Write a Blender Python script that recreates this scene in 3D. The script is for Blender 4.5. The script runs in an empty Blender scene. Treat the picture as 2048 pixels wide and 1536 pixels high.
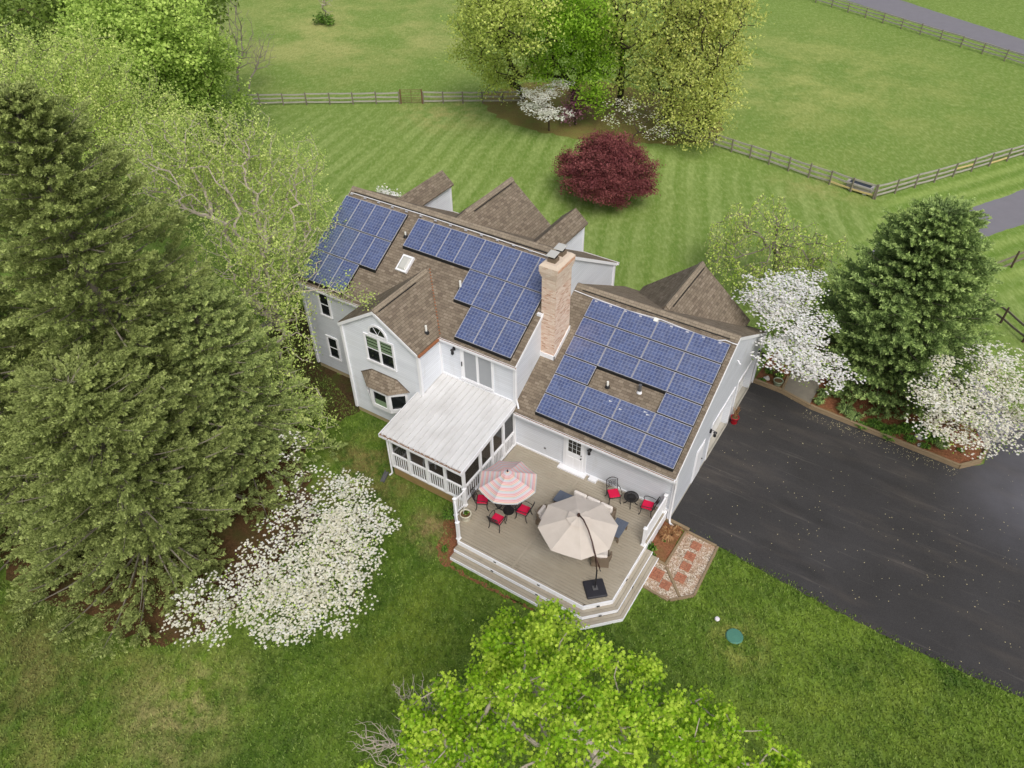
import bpy, math, random
import numpy as np
from mathutils import Vector, Matrix
R_ = math.radians
sc = bpy.context.scene

# ------------------------------------------------------------------ camera
CAMP = np.array([5.803, -21.424, 26.66]); FPX = 1510.3
def _rot(yaw, pitch, roll):
    y, p, r = R_(yaw), R_(pitch), R_(roll)
    f = np.array([-math.sin(y)*math.cos(p), math.cos(y)*math.cos(p), math.sin(p)])
    rt = np.cross(f, [0, 0, 1.]); rt /= np.linalg.norm(rt)
    up = np.cross(rt, f)
    return rt*math.cos(r)+up*math.sin(r), -rt*math.sin(r)+up*math.cos(r), f
CR, CU, CF = _rot(33.034, -41.128, -1.013)
def at(u, v, z):
    """point of the place seen at photo pixel (u, v) at height z"""
    d = CF+CR*(u-1024)/FPX-CU*(v-768)/FPX
    return CAMP+d*((z-CAMP[2])/d[2])
cd = bpy.data.cameras.new('camera'); cam = bpy.data.objects.new('camera', cd)
sc.collection.objects.link(cam); sc.camera = cam
cd.sensor_width = 36; cd.lens = FPX/2048*36; cd.clip_start = .5; cd.clip_end = 1500
M = Matrix.Identity(4)
for i in range(3):
    M[i][0] = CR[i]; M[i][1] = CU[i]; M[i][2] = -CF[i]; M[i][3] = CAMP[i]
cam.matrix_world = M

# ------------------------------------------------------------------ world, sun
SUN_EL, SUN_AZ = 50., 134.          # azimuth measured from +y clockwise
w = bpy.data.worlds.new('World'); sc.world = w; w.use_nodes = True
nt = w.node_tree; bg = nt.nodes['Background']
sky = nt.nodes.new('ShaderNodeTexSky'); sky.sky_type = 'NISHITA'; sky.sun_disc = False
sky.sun_elevation = R_(SUN_EL); sky.sun_rotation = R_(SUN_AZ)
sky.air_density = 1.0; sky.dust_density = 6.0; sky.ozone_density = 1.0; sky.altitude = 100
hs = nt.nodes.new('ShaderNodeHueSaturation'); hs.inputs['Saturation'].default_value = .62
nt.links.new(sky.outputs[0], hs.inputs['Color']); nt.links.new(hs.outputs[0], bg.inputs['Color'])
bg.inputs['Strength'].default_value = .135
sd = bpy.data.lights.new('sun', 'SUN'); sun = bpy.data.objects.new('sun', sd); sc.collection.objects.link(sun)
sd.energy = 1.35; sd.angle = R_(20); sd.color = (1, .975, .95)
az = R_(SUN_AZ); el = R_(SUN_EL)
sdir = Vector((math.sin(az)*math.cos(el), math.cos(az)*math.cos(el), math.sin(el)))
sun.rotation_euler = sdir.to_track_quat('Z', 'Y').to_euler()
vs = sc.view_settings; vs.view_transform = 'Standard'; vs.look = 'None'; vs.gamma = 1; vs.exposure = .02
sc.cycles.max_bounces = 6; sc.cycles.diffuse_bounces = 3; sc.cycles.glossy_bounces = 2
sc.cycles.transmission_bounces = 3; sc.cycles.transparent_max_bounces = 8

# ------------------------------------------------------------------ materials
def srgb(r, g, b):
    f = lambda c: (c/255/12.92) if c/255 <= .04045 else ((c/255+.055)/1.055)**2.4
    return (f(r), f(g), f(b), 1)
class NT:
    def __init__(s, name):
        s.m = bpy.data.materials.new(name); s.m.use_nodes = True
        s.t = s.m.node_tree; s.b = s.t.nodes['Principled BSDF']; s.o = s.t.nodes['Material Output']
    def n(s, ty, **k):
        x = s.t.nodes.new(ty)
        for a, v in k.items():
            if hasattr(x, a): setattr(x, a, v)
        return x
    def put(s, sock, v):
        if isinstance(v, bpy.types.NodeSocket): s.t.links.new(v, sock)
        elif v is not None:
            if hasattr(sock, 'default_value') and sock.type == 'RGBA' and not isinstance(v, (int, float)) and len(v) == 3: v = (*v, 1)
            sock.default_value = v
    def pos(s): return s.n('ShaderNodeNewGeometry').outputs['Position']
    def uv(s): return s.n('ShaderNodeTexCoord').outputs['UV']
    def attr(s, nm): return s.n('ShaderNodeAttribute', attribute_name=nm).outputs['Fac']
    def sep(s, v):
        x = s.n('ShaderNodeSeparateXYZ'); s.put(x.inputs[0], v); return x.outputs
    def comb(s, a, b, c=0.):
        x = s.n('ShaderNodeCombineXYZ'); s.put(x.inputs[0], a); s.put(x.inputs[1], b); s.put(x.inputs[2], c); return x.outputs[0]
    def map(s, v, scale=(1, 1, 1), rot=(0, 0, 0), loc=(0, 0, 0)):
        x = s.n('ShaderNodeMapping'); s.put(x.inputs[0], v)
        x.inputs['Scale'].default_value = scale; x.inputs['Rotation'].default_value = rot; x.inputs['Location'].default_value = loc
        return x.outputs[0]
    def noise(s, v, sc_, det=3, rough=.55, col=False, dist=0):
        x = s.n('ShaderNodeTexNoise'); s.put(x.inputs['Vector'], v); x.inputs['Scale'].default_value = sc_
        x.inputs['Detail'].default_value = det; x.inputs['Roughness'].default_value = rough; x.inputs['Distortion'].default_value = dist
        return x.outputs['Color' if col else 'Fac']
    def vor(s, v, sc_, feat='F1', out='Distance', rnd=1.):
        x = s.n('ShaderNodeTexVoronoi', feature=feat); s.put(x.inputs['Vector'], v); x.inputs['Scale'].default_value = sc_
        x.inputs['Randomness'].default_value = rnd
        return x.outputs[out]
    def ramp(s, f, st, interp='LINEAR'):
        x = s.n('ShaderNodeValToRGB'); s.put(x.inputs[0], f); cr = x.color_ramp; cr.interpolation = interp
        while len(cr.elements) < len(st): cr.elements.new(.5)
        for e, (p, c) in zip(cr.elements, st):
            e.position = p; e.color = c if not isinstance(c, (int, float)) else (c, c, c, 1)
        return x.outputs[0]
    def mix(s, f, a, b, mode='MIX'):
        x = s.n('ShaderNodeMix', data_type='RGBA', blend_type=mode)
        s.put(x.inputs[0], f); s.put(x.inputs[6], a); s.put(x.inputs[7], b); return x.outputs[2]
    def mth(s, op, a, b=None, c=None, clamp=False):
        x = s.n('ShaderNodeMath', operation=op, use_clamp=clamp); s.put(x.inputs[0], a)
        if b is not None: s.put(x.inputs[1], b)
        if c is not None: s.put(x.inputs[2], c)
        return x.outputs[0]
    def mr(s, v, a, b, c=0., d=1.):
        x = s.n('ShaderNodeMapRange'); s.put(x.inputs[0], v)
        for i, q in enumerate((a, b, c, d)): x.inputs[i+1].default_value = q
        return x.outputs[0]
    def bump(s, h, st=.5, d=.02):
        x = s.n('ShaderNodeBump'); s.put(x.inputs['Height'], h); x.inputs['Strength'].default_value = st; x.inputs['Distance'].default_value = d
        s.t.links.new(x.outputs[0], s.b.inputs['Normal']); return s
    def col(s, c, rough=.6, metal=0., spec=None, **k):
        s.put(s.b.inputs['Base Color'], c); s.put(s.b.inputs['Roughness'], rough); s.put(s.b.inputs['Metallic'], metal)
        if spec is not None: s.b.inputs['Specular IOR Level'].default_value = spec
        return s
MT = {}
def plain(name, c, rough=.6, metal=0., var=.12, scale=3., spec=None, bump=0):
    t = NT(name); n = t.noise(t.pos(), scale, 4, .65)
    a = tuple(x*(1-var) for x in c[:3])+(1,); b = tuple(min(1, x*(1+var)) for x in c[:3])+(1,)
    t.col(t.mix(n, a, b), rough, metal, spec)
    if bump: t.bump(t.noise(t.pos(), scale*6, 3), bump, .01)
    MT[name] = t.m; return t.m

def m_siding():
    t = NT('siding'); u = t.sep(t.uv())
    f = t.mth('FRACT', t.mth('DIVIDE', u[1], .115))
    line = t.mr(f, .0, .16, 1., 0.)
    n = t.noise(t.map(t.uv(), (.35, 1.2, 1)), 1.6, 4)
    plank = t.noise(t.comb(t.mth('MULTIPLY', u[0], .25), t.mth('MULTIPLY', t.mth('FLOOR', t.mth('DIVIDE', u[1], .115)), 7.3)), 1.3, 1)
    c = t.mix(n, srgb(210, 215, 223), srgb(234, 238, 244))
    c = t.mix(t.mr(plank, .35, .65, 0, .25), c, srgb(196, 199, 204))
    c = t.mix(t.mth('MULTIPLY', line, .5), c, srgb(140, 144, 150))
    stain = t.mr(t.noise(t.map(t.uv(), (1.5, .3, 1)), 1.1, 4), .6, .75)
    c = t.mix(t.mth('MULTIPLY', stain, .2), c, srgb(168, 164, 150))
    t.col(c, .55); t.bump(f, .6, .02); MT['siding'] = t.m
m_siding()
def m_shingle(name, cols, sc_=1.):
    t = NT(name); uv = t.uv()
    b = t.n('ShaderNodeTexBrick'); t.put(b.inputs['Vector'], uv)
    b.offset = .37; b.offset_frequency = 2; b.squash = 1
    for k, v in (('Scale', 1.), ('Mortar Size', .008), ('Mortar Smooth', .3), ('Bias', 0.), ('Brick Width', .26*sc_), ('Row Height', .135*sc_)): b.inputs[k].default_value = v
    b.inputs['Color1'].default_value = (0, 0, 0, 1); b.inputs['Color2'].default_value = (1, 1, 1, 1); b.inputs['Mortar'].default_value = (.5, .5, .5, 1)
    v = b.outputs['Color']
    c = t.ramp(v, [(0, cols[0]), (.33, cols[1]), (.62, cols[2]), (1, cols[3])])
    big = t.noise(t.pos(), .9, 5, .6)
    c = t.mix(.12, c, cols[2]); c = t.mix(t.mr(big, .35, .7, 0., .35), c, cols[4])
    c = t.mix(t.mr(t.noise(t.map(uv, (3., .5, 1)), .9, 4), .58, .75, 0, .3), c, cols[0])
    c = t.mix(t.mr(t.noise(t.pos(), 60, 2), .3, .7, 0, .3), c, cols[3])
    c = t.mix(t.mth('MULTIPLY', b.outputs['Fac'], .75), c, cols[5])
    t.col(c, .92, 0, .2)
    f = t.mth('FRACT', t.mth('DIVIDE', t.sep(uv)[1], .135*sc_))
    h = t.mth('ADD', t.mth('MULTIPLY', f, -.7), t.mth('MULTIPLY', v, .5))
    t.bump(h, .9, .02); MT[name] = t.m
m_shingle('shingle', [srgb(96, 84, 72), srgb(118, 106, 92), srgb(128, 116, 100), srgb(146, 134, 118), srgb(108, 100, 84), srgb(64, 56, 48)])
m_shingle('ridge_shingle', [srgb(124, 113, 99), srgb(138, 126, 110), srgb(146, 134, 117), srgb(154, 142, 125), srgb(128, 120, 102), srgb(88, 78, 66)])
def m_brick():
    t = NT('chimney_brick'); b = t.n('ShaderNodeTexBrick'); t.put(b.inputs['Vector'], t.uv())
    for k, v in (('Scale', 1.), ('Mortar Size', .012), ('Mortar Smooth', .2), ('Bias', 0.), ('Brick Width', .21), ('Row Height', .072)): b.inputs[k].default_value = v
    b.inputs['Color1'].default_value = (0, 0, 0, 1); b.inputs['Color2'].default_value = (1, 1, 1, 1)
    z = t.sep(t.pos())[2]
    lo = t.ramp(b.outputs['Color'], [(0, srgb(172, 122, 98)), (.25, srgb(206, 166, 144)), (.6, srgb(220, 192, 174)), (1, srgb(230, 210, 196))])
    hi = t.ramp(b.outputs['Color'], [(0, srgb(190, 160, 140)), (.5, srgb(206, 186, 168)), (1, srgb(216, 202, 188))])
    c = t.mix(t.mr(z, 8.35, 8.45), lo, hi)
    c = t.mix(b.outputs['Fac'], c, srgb(206, 188, 168))
    c = t.mix(t.mr(t.noise(t.pos(), 2.5, 4), .45, .7, 0, .35), c, srgb(222, 206, 188))
    t.col(c, .85); t.bump(b.outputs['Fac'], -.5, .01); MT['chimney_brick'] = t.m
m_brick()
def m_panel():
    t = NT('solar_cells'); u = t.sep(t.uv())       # uv in cells (0.165 m per unit)
    fx = t.mth('FRACT', u[0]); fy = t.mth('FRACT', u[1])
    def edge(f, wd): return t.mth('GREATER_THAN', t.mth('ABSOLUTE', t.mth('SUBTRACT', f, .5)), .5-wd)
    g = t.mth('MAXIMUM', edge(fx, .028), edge(fy, .028))
    cell = t.n('ShaderNodeTexWhiteNoise', noise_dimensions='2D')
    t.put(cell.inputs['Vector'], t.comb(t.mth('FLOOR', u[0]), t.mth('FLOOR', u[1])))
    c = t.ramp(cell.outputs['Value'], [(0, srgb(38, 52, 100)), (.5, srgb(48, 64, 114)), (1, srgb(62, 80, 130))])
    fl = t.vor(t.map(t.uv(), (1, 1, 1)), 5.5, out='Color')
    c = t.mix(.3, c, t.mix(t.sep(fl)[0], srgb(40, 52, 92), srgb(92, 108, 150)))
    bus = t.mth('LESS_THAN', t.mth('ABSOLUTE', t.mth('SUBTRACT', t.mth('FRACT', t.mth('MULTIPLY', u[0], 2)), .5)), .06)
    c = t.mix(t.mth('MULTIPLY', bus, .55), c, srgb(150, 158, 178))
    c = t.mix(t.mth('MULTIPLY', g, .6), c, srgb(196, 202, 214))
    dirt = t.noise(t.pos(), 1.3, 5, .7)
    c = t.mix(t.mr(dirt, .4, .8, .0, .16), c, srgb(150, 155, 165))
    t.col(c, .12, 0, .9); t.b.inputs['Coat Weight'].default_value = .7; t.b.inputs['Coat Roughness'].default_value = .1
    MT['solar_cells'] = t.m
m_panel()
def m_metalroof():
    t = NT('porch_metal'); u = t.uv()
    n = t.noise(t.map(u, (3.5, .45, 1)), 1.6, 5, .6); n2 = t.noise(u, .8, 4)
    c = t.mix(n, srgb(196, 196, 195), srgb(222, 222, 222))
    c = t.mix(t.mr(n2, .45, .8, 0, .5), c, srgb(166, 163, 158))
    c = t.mix(t.mr(t.noise(t.map(u, (6, 1.2, 1)), 2.2, 4), .62, .72, 0, .35), c, srgb(160, 156, 148))
    xx = t.mth('FRACT', t.mth('DIVIDE', t.mth('ADD', t.sep(t.pos())[0], 12.31), .3)); ln = t.mr(t.mth('ABSOLUTE', t.mth('SUBTRACT', xx, .17)), .0, .06, .4, 0)
    c = t.mix(ln, c, srgb(140, 138, 134))
    t.col(c, .55, 0, .3); MT['porch_metal'] = t.m
m_metalroof()
def m_deck():
    t = NT('deck_board'); u = t.sep(t.uv())
    row = t.mth('FLOOR', t.mth('DIVIDE', u[1], .1405))
    wn = t.n('ShaderNodeTexWhiteNoise', noise_dimensions='1D'); t.put(wn.inputs['W'], row)
    n = t.noise(t.map(t.uv(), (.6, 9, 1)), 2.5, 4)
    c = t.mix(n, srgb(150, 141, 124), srgb(170, 161, 143))
    c = t.mix(t.mth('MULTIPLY', wn.outputs['Value'], .35), c, srgb(148, 138, 120))
    c = t.mix(t.mr(t.noise(t.pos(), .7, 4), .42, .66, 0, .5), c, srgb(178, 170, 154))
    c = t.mix(t.mr(t.noise(t.map(t.pos(), (1, 1, 1), loc=(7, 3, 0)), 1.5, 5, .7), .6, .74, 0, .45), c, srgb(122, 114, 98))
    t.col(c, .6); MT['deck_board'] = t.m
m_deck()
def m_ground(name='lawn', blade=False):
    t = NT(name); p = t.pos(); s = t.sep(p)
    # broad colour: near lawn deep green, far pasture paler
    yy = t.mth('ADD', s[1], t.mth('MULTIPLY', s[0], -.25))
    far = t.mr(yy, 0, 26)
    near = t.mix(t.mr(t.noise(p, .2, 5, .62), .34, .66), srgb(64, 94, 30), srgb(114, 140, 48))
    farc = t.mix(t.noise(p, .07, 6, .65), srgb(86, 122, 42), srgb(134, 156, 78))
    c = t.mix(far, near, farc)
    # mid blotches
    c = t.mix(t.mr(t.noise(t.map(p, loc=(31, 7, 0)), .55, 5, .65), .42, .66, 0, .55), c, t.mix(far, srgb(50, 74, 24), srgb(116, 140, 66)))
    c = t.mix(t.mr(t.noise(t.map(p, loc=(3, 57, 0)), 1.7, 4, .6), .5, .75, 0, .45), c, t.mix(far, srgb(134, 152, 68), srgb(172, 184, 116)))
    # mowing stripes fan out from a far point, only inside the fenced yard
    dx = t.mth('ADD', s[0], 70.); dy = t.mth('SUBTRACT', s[1], 178.)
    ang = t.mth('ARCTAN2', dy, dx)
    wob = t.mth('MULTIPLY', t.mth('SUBTRACT', t.noise(p, .12, 2), .5), .008)
    ph = t.mth('SINE', t.mth('MULTIPLY', t.mth('ADD', ang, wob), 610.))
    ph2 = t.mth('SINE', t.mth('MULTIPLY', t.mth('ADD', ang, wob), 1490.))
    st = t.mr(t.mth('ADD', ph, t.mth('MULTIPLY', ph2, .5)), -.9, .9)
    lim = t.mth('MINIMUM', t.mth('ADD', 25., t.mth('MULTIPLY', t.mth('ADD', s[0], 53.), .615)), 37.6)
    lim = t.mth('MINIMUM', lim, t.mth('ADD', 35.6, t.mth('MULTIPLY', s[0], -.2)))
    mask = t.mth('MULTIPLY', t.mr(t.mth('SUBTRACT', lim, s[1]), .6, 3.5), t.mr(s[1], 6, 14))
    mask = t.mth('MULTIPLY', mask, t.mr(t.noise(t.map(p, loc=(0, 9, 0)), .16, 3), .34, .56, .25, 1))
    c = t.mix(t.mth('MULTIPLY', mask, .33), c, t.mix(st, srgb(106, 134, 58), srgb(176, 190, 122)))
    # right verge strips mown along the fence
    v = t.mth('SINE', t.mth('MULTIPLY', t.mth('SUBTRACT', t.mth('MULTIPLY', s[0], .84), t.mth('MULTIPLY', s[1], .54)), 4.2))
    vm = t.mth('MULTIPLY', t.mr(s[0], .8, 2.5), t.mr(s[1], 24, 30))
    vm = t.mth('MULTIPLY', vm, t.mr(t.mth('SUBTRACT', s[1], t.mth('MULTIPLY', s[0], 1.58)), 36, 33.6))
    c = t.mix(t.mth('MULTIPLY', vm, .5), c, t.mix(t.mr(v, -.8, .8), srgb(104, 140, 48), srgb(158, 180, 96)))
    # straw coloured worn patches
    def patch(cx, cy, r, amt, colr, k=.55):
        d = t.mth('SQRT', t.mth('ADD', t.mth('POWER', t.mth('SUBTRACT', s[0], cx), 2), t.mth('POWER', t.mth('SUBTRACT', s[1], cy), 2)))
        m = t.mr(d, r, r*.25, 0, 1)
        m = t.mth('MULTIPLY', m, t.mr(t.noise(t.map(p, loc=(cx, cy, 0)), k, 5, .7), .42, .62, 0, amt))
        return t.mix(m, c, colr)
    c = patch(-15.5, -19.8, 8.5, .6, srgb(148, 136, 86), .4)
    c = patch(-19.5, -19.5, 4.5, .7, srgb(104, 92, 58), .5)
    c = patch(-6.5, -10.5, 3.5, .7, srgb(126, 142, 52), .5)
    c = patch(8.5, -6.0, 5.5, .6, srgb(134, 152, 58), .45)
    c = patch(11., -3., 2.5, .7, srgb(128, 148, 56), .9)
    c = patch(-11.5, -17.2, 3.2, .8, srgb(172, 160, 110), 1.1)
    c = patch(-13.2, -5., 3.4, 1., srgb(140, 122, 78), .8)
    c = patch(-8.6, -5.9, 1.8, 1., srgb(152, 132, 92), 1.)
    c = patch(4.6, -4.0, 1.6, .9, srgb(158, 158, 84), 1.3)
    c = patch(-60, 48, 26, .6, srgb(188, 180, 118), .12)
    c = patch(-12, 58, 22, .5, srgb(184, 182, 112), .18)
    c = patch(-36, 33, 6, .8, srgb(172, 164, 104), .5)
    c = patch(-3, 36, 5, .5, srgb(174, 166, 108), .6)
    # blades
    fn = t.noise(p, 14, 4, .75)
    c = t.mix(t.mr(fn, .3, .5, .42, 0), c, t.mix(far, srgb(42, 68, 20), srgb(84, 112, 42)))
    c = t.mix(t.mr(t.noise(t.map(p, loc=(5, 5, 5)), 22, 3, .7), .52, .72, 0, .4), c, t.mix(far, srgb(132, 158, 76), srgb(186, 198, 130)))
    stk = t.noise(t.map(t.map(p, rot=(0, 0, R_(-33))), (1, .3, 1)), 5.5, 4, .7)
    c = t.mix(t.mr(stk, .5, .68, 0, .32), c, t.mix(far, srgb(128, 150, 84), srgb(184, 192, 134)))
    c = t.mix(t.mr(stk, .5, .34, 0, .4), c, t.mix(far, srgb(40, 62, 18), srgb(98, 122, 48)))
    if blade:
        tn = t.attr('tone'); c = t.mix(t.mr(tn, 0, .5, .45, 0), c, (.02, .04, .008, 1)); c = t.mix(t.mr(tn, .5, 1, 0, .4), c, srgb(158, 176, 92))
        t.col(c, .7, 0, .2)
    else:
        t.col(c, .95, 0, .1); t.bump(t.mth('ADD', fn, t.noise(p, 3, 4)), .6, .08)
    MT[name] = t.m
m_ground(); m_ground('grass_blade', True)
def m_asphalt(name, a, b, dirt):
    t = NT(name); p = t.pos()
    n = t.noise(t.map(p, (1, 1, 1), (0, 0, R_(-25))), .22, 5, .6)
    st = t.noise(t.map(p, (.35, 1.6, 1), (0, 0, R_(28))), .5, 4, .6)
    c = t.mix(t.mr(n, .3, .7), a, b)
    c = t.mix(t.mr(st, .5, .74, 0, .6), c, dirt)
    wet = t.mr(t.noise(t.map(p, (.5, 1.8, 1), (0, 0, R_(20)), (4, 2, 0)), .35, 3), .56, .7, 0, .6)
    lnz = t.noise(t.map(p, (.12, 2.2, 1), (0, 0, R_(27)), (9, 5, 0)), 1.1, 5, .75); c = t.mix(t.mr(lnz, .58, .72, 0, .5), c, srgb(98, 92, 86)); c = t.mix(t.mr(t.noise(t.map(p, (.3, 1, 1), (0, 0, R_(30)), (2, 8, 0)), 2.4, 5, .75), .6, .8, 0, .35), c, srgb(30, 30, 32))
    c = t.mix(wet, c, tuple(x*.45 for x in a[:3])+(1,))
    c = t.mix(t.mr(t.noise(p, 45, 3, .8), .35, .75, 0, .35), c, srgb(104, 102, 100))
    x = t.sep(p)[0]
    c = t.mix(t.mth('MULTIPLY', t.mth('MULTIPLY', t.mr(x, 9.5, 13.5), t.mr(t.sep(p)[1], 5, 9)), t.mr(t.noise(p, .5, 4), .3, .7, .4, .8)), c, srgb(108, 108, 116))
    r = t.mth('SUBTRACT', .85, t.mth('MULTIPLY', wet, .25))
    t.col(c, r, 0, .35); t.bump(t.noise(p, 60, 2), .4, .01); MT[name] = t.m
m_asphalt('asphalt', srgb(35, 34, 34), srgb(52, 51, 52), srgb(78, 71, 64))
plain('road_asphalt', srgb(122, 120, 126), .9, 0, .12, 1.)
def m_mulch(name, a, b, c2, s_=9):
    t = NT(name); p = t.pos()
    c = t.mix(t.mr(t.noise(p, s_, 4, .8), .3, .7), a, b)
    c = t.mix(t.mr(t.noise(t.map(p, loc=(9, 1, 0)), .9, 4), .48, .66, 0, .7), c, c2)
    t.col(c, .95, 0, .1); t.bump(t.noise(p, s_*2, 3, .8), 1, .05); MT[name] = t.m
m_mulch('red_mulch', srgb(108, 68, 48), srgb(168, 114, 84), srgb(124, 104, 66))
m_mulch('spruce_mulch', srgb(66, 54, 34), srgb(108, 80, 54), srgb(72, 74, 38))
m_mulch('leaf_litter', srgb(100, 98, 50), srgb(146, 130, 80), srgb(124, 132, 66))
m_mulch('dark_mulch', srgb(52, 44, 30), srgb(92, 74, 50), srgb(70, 84, 36))
def m_gravel():
    t = NT('gravel'); p = t.pos(); v = t.vor(p, 26, out='Color')
    c = t.ramp(t.sep(v)[0], [(0, srgb(112, 92, 74)), (.4, srgb(168, 148, 124)), (.8, srgb(196, 184, 166)), (1, srgb(226, 220, 210))])
    c = t.mix(t.mr(t.noise(p, 1.4, 4), .45, .7, 0, .6), c, srgb(164, 122, 92))
    t.col(c, .9); t.bump(t.vor(p, 26), -.8, .02); MT['gravel'] = t.m
m_gravel()
def m_paver():
    t = NT('brick_paver'); b = t.n('ShaderNodeTexBrick'); t.put(b.inputs['Vector'], t.uv())
    for k, v in (('Scale', 1.), ('Mortar Size', .006), ('Brick Width', .2), ('Row Height', .1)): b.inputs[k].default_value = v
    b.inputs['Color1'].default_value = srgb(158, 96, 72); b.inputs['Color2'].default_value = srgb(182, 122, 94); b.inputs['Mortar'].default_value = srgb(120, 84, 66)
    t.col(t.mix(t.mr(t.noise(t.pos(), 6, 4), .4, .75, 0, .4), b.outputs['Color'], srgb(150, 116, 88)), .85); MT['brick_paver'] = t.m
m_paver()
def m_timber(name, a, b, s_=1.):
    t = NT(name); p = t.uv(); n = t.noise(t.map(p, (1.5, 14, 1)), 1.5*s_, 4)
    c = t.mix(n, a, b); c = t.mix(t.mr(t.noise(t.pos(), 1.8, 4), .5, .7, 0, .5), c, a)
    t.col(c, .85); t.bump(n, .3, .01); MT[name] = t.m
m_timber('edging_timber', srgb(118, 100, 76), srgb(156, 138, 108)); m_timber('rail_wood', srgb(140, 136, 126), srgb(188, 184, 174))
m_timber('post_wood', srgb(100, 94, 82), srgb(142, 134, 118)); m_timber('new_wood', srgb(190, 170, 112), srgb(216, 200, 146))
m_timber('skirt_wood', srgb(120, 98, 60), srgb(166, 142, 92)); m_timber('dark_wood', srgb(58, 46, 36), srgb(88, 72, 58))
GAIN = dict(spruce_needles=3.3, blue_spruce_needles=3.3, conifer_needles=3.0, pale_leaf=1.8, yellow_leaf=1.5, green_leaf=2.1, olive_leaf=2.1, gold_leaf=1.9, bright_leaf=1.6, dark_leaf=1.8, red_leaf=1.1, weeping_leaf=2.6, maple_leaf=1.4, white_bract=1.05, cream_bract=1.05, pink_bract=1.05, shrub_leaf=1.5)
def m_leaf(name, cols, transl=.35, rough=.6, nz=.5):
    """cols: dark, mid, light, tip;  'tone' is a per-leaf value"""
    t = NT(name); tn = t.attr('tone'); gn = GAIN.get(name, 1.); cols = [tuple(min(.92, x*gn) for x in c[:3])+(1,) for c in cols]
    f = t.mth('ADD', t.mth('MULTIPLY', tn, .75), t.mth('MULTIPLY', t.noise(t.pos(), nz, 3), .35), None, True)
    c = t.ramp(f, [(.1, cols[0]), (.4, cols[1]), (.7, cols[2]), (1, cols[3])])
    t.col(c, rough, 0, .25)
    tr = t.n('ShaderNodeBsdfTranslucent'); t.put(tr.inputs[0], c)
    mx = t.n('ShaderNodeMixShader'); mx.inputs[0].default_value = transl
    t.t.links.new(t.b.outputs[0], mx.inputs[1]); t.t.links.new(tr.outputs[0], mx.inputs[2]); t.t.links.new(mx.outputs[0], t.o.inputs[0])
    MT[name] = t.m
m_leaf('spruce_needles', [srgb(56, 60, 32), srgb(78, 86, 48), srgb(98, 106, 62), srgb(126, 134, 84)], .3)
m_leaf('blue_spruce_needles', [srgb(54, 62, 36), srgb(80, 90, 52), srgb(108, 118, 72), srgb(140, 148, 94)], .3)
m_leaf('conifer_needles', [srgb(34, 44, 24), srgb(58, 72, 40), srgb(86, 102, 58), srgb(118, 132, 80)], .2)
m_leaf('pale_leaf', [srgb(94, 112, 54), srgb(126, 144, 72), srgb(150, 166, 90), srgb(184, 192, 122)], .4)
m_leaf('yellow_leaf', [srgb(108, 126, 50), srgb(138, 154, 66), srgb(166, 176, 86), srgb(196, 194, 106)], .45)
m_leaf('green_leaf', [srgb(74, 92, 38), srgb(104, 126, 54), srgb(128, 148, 70), srgb(154, 170, 92)], .25)
m_leaf('olive_leaf', [srgb(90, 102, 46), srgb(120, 132, 62), srgb(146, 156, 80), srgb(172, 178, 104)], .4)
m_leaf('gold_leaf', [srgb(96, 108, 56), srgb(126, 136, 70), srgb(154, 160, 88), srgb(186, 184, 110)], .4)
m_leaf('bright_leaf', [srgb(84, 116, 26), srgb(112, 146, 38), srgb(134, 166, 54), srgb(160, 186, 80)], .45)
m_leaf('dark_leaf', [srgb(40, 56, 20), srgb(66, 84, 32), srgb(90, 108, 44), srgb(112, 128, 62)], .3)
m_leaf('red_leaf', [srgb(62, 28, 32), srgb(92, 44, 48), srgb(122, 66, 68), srgb(156, 96, 92)], .25)
m_leaf('weeping_leaf', [srgb(92, 112, 44), srgb(126, 146, 62), srgb(154, 164, 90), srgb(180, 160, 132)], .4)
m_leaf('maple_leaf', [srgb(58, 88, 14), srgb(96, 136, 20), srgb(126, 162, 32), srgb(172, 192, 72)], .35, .5, .9)
m_leaf('white_bract', [srgb(206, 200, 186), srgb(232, 228, 218), srgb(244, 242, 236), srgb(252, 250, 248)], .35)
m_leaf('cream_bract', [srgb(176, 172, 144), srgb(222, 218, 198), srgb(240, 237, 222), srgb(250, 248, 238)], .35)
m_leaf('pink_bract', [srgb(214, 204, 200), srgb(236, 230, 226), srgb(246, 242, 240), srgb(252, 250, 250)], .35)
m_leaf('redbud_bloom', [srgb(112, 64, 84), srgb(146, 92, 112), srgb(164, 116, 134), srgb(180, 140, 150)], .3)
m_leaf('shrub_leaf', [srgb(34, 56, 20), srgb(58, 86, 32), srgb(88, 120, 44), srgb(120, 150, 66)], .3)
m_leaf('dead_stem', [srgb(96, 60, 40), srgb(134, 92, 60), srgb(164, 124, 84), srgb(188, 156, 112)], .1)
def m_bark(name, a, b):
    t = NT(name); n = t.noise(t.map(t.pos(), (1, 1, .25)), 9, 4, .7); t.col(t.mix(n, a, b), .9, 0, .2); t.bump(n, .6, .02); MT[name] = t.m
m_bark('bark_grey', srgb(104, 98, 88), srgb(158, 150, 136)); m_bark('bark_brown', srgb(64, 54, 42), srgb(104, 90, 74)); m_bark('bark_pale', srgb(146, 136, 122), srgb(196, 186, 172))
m_bark('bark_dark', srgb(44, 40, 32), srgb(78, 70, 56))
plain('white_trim', srgb(232, 233, 236), .45, 0, .05, 2); plain('white_vinyl', srgb(240, 241, 244), .35, 0, .03, 2)
plain('foundation', srgb(160, 146, 112), .9, 0, .2, 4); plain('glass_dark', srgb(30, 34, 36), .06, 0, .1, 1, .8)
plain('glass_door', srgb(150, 154, 158), .08, 0, .15, .8, .8); plain('blind', srgb(122, 144, 112), .7, 0, .1, 5)
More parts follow.
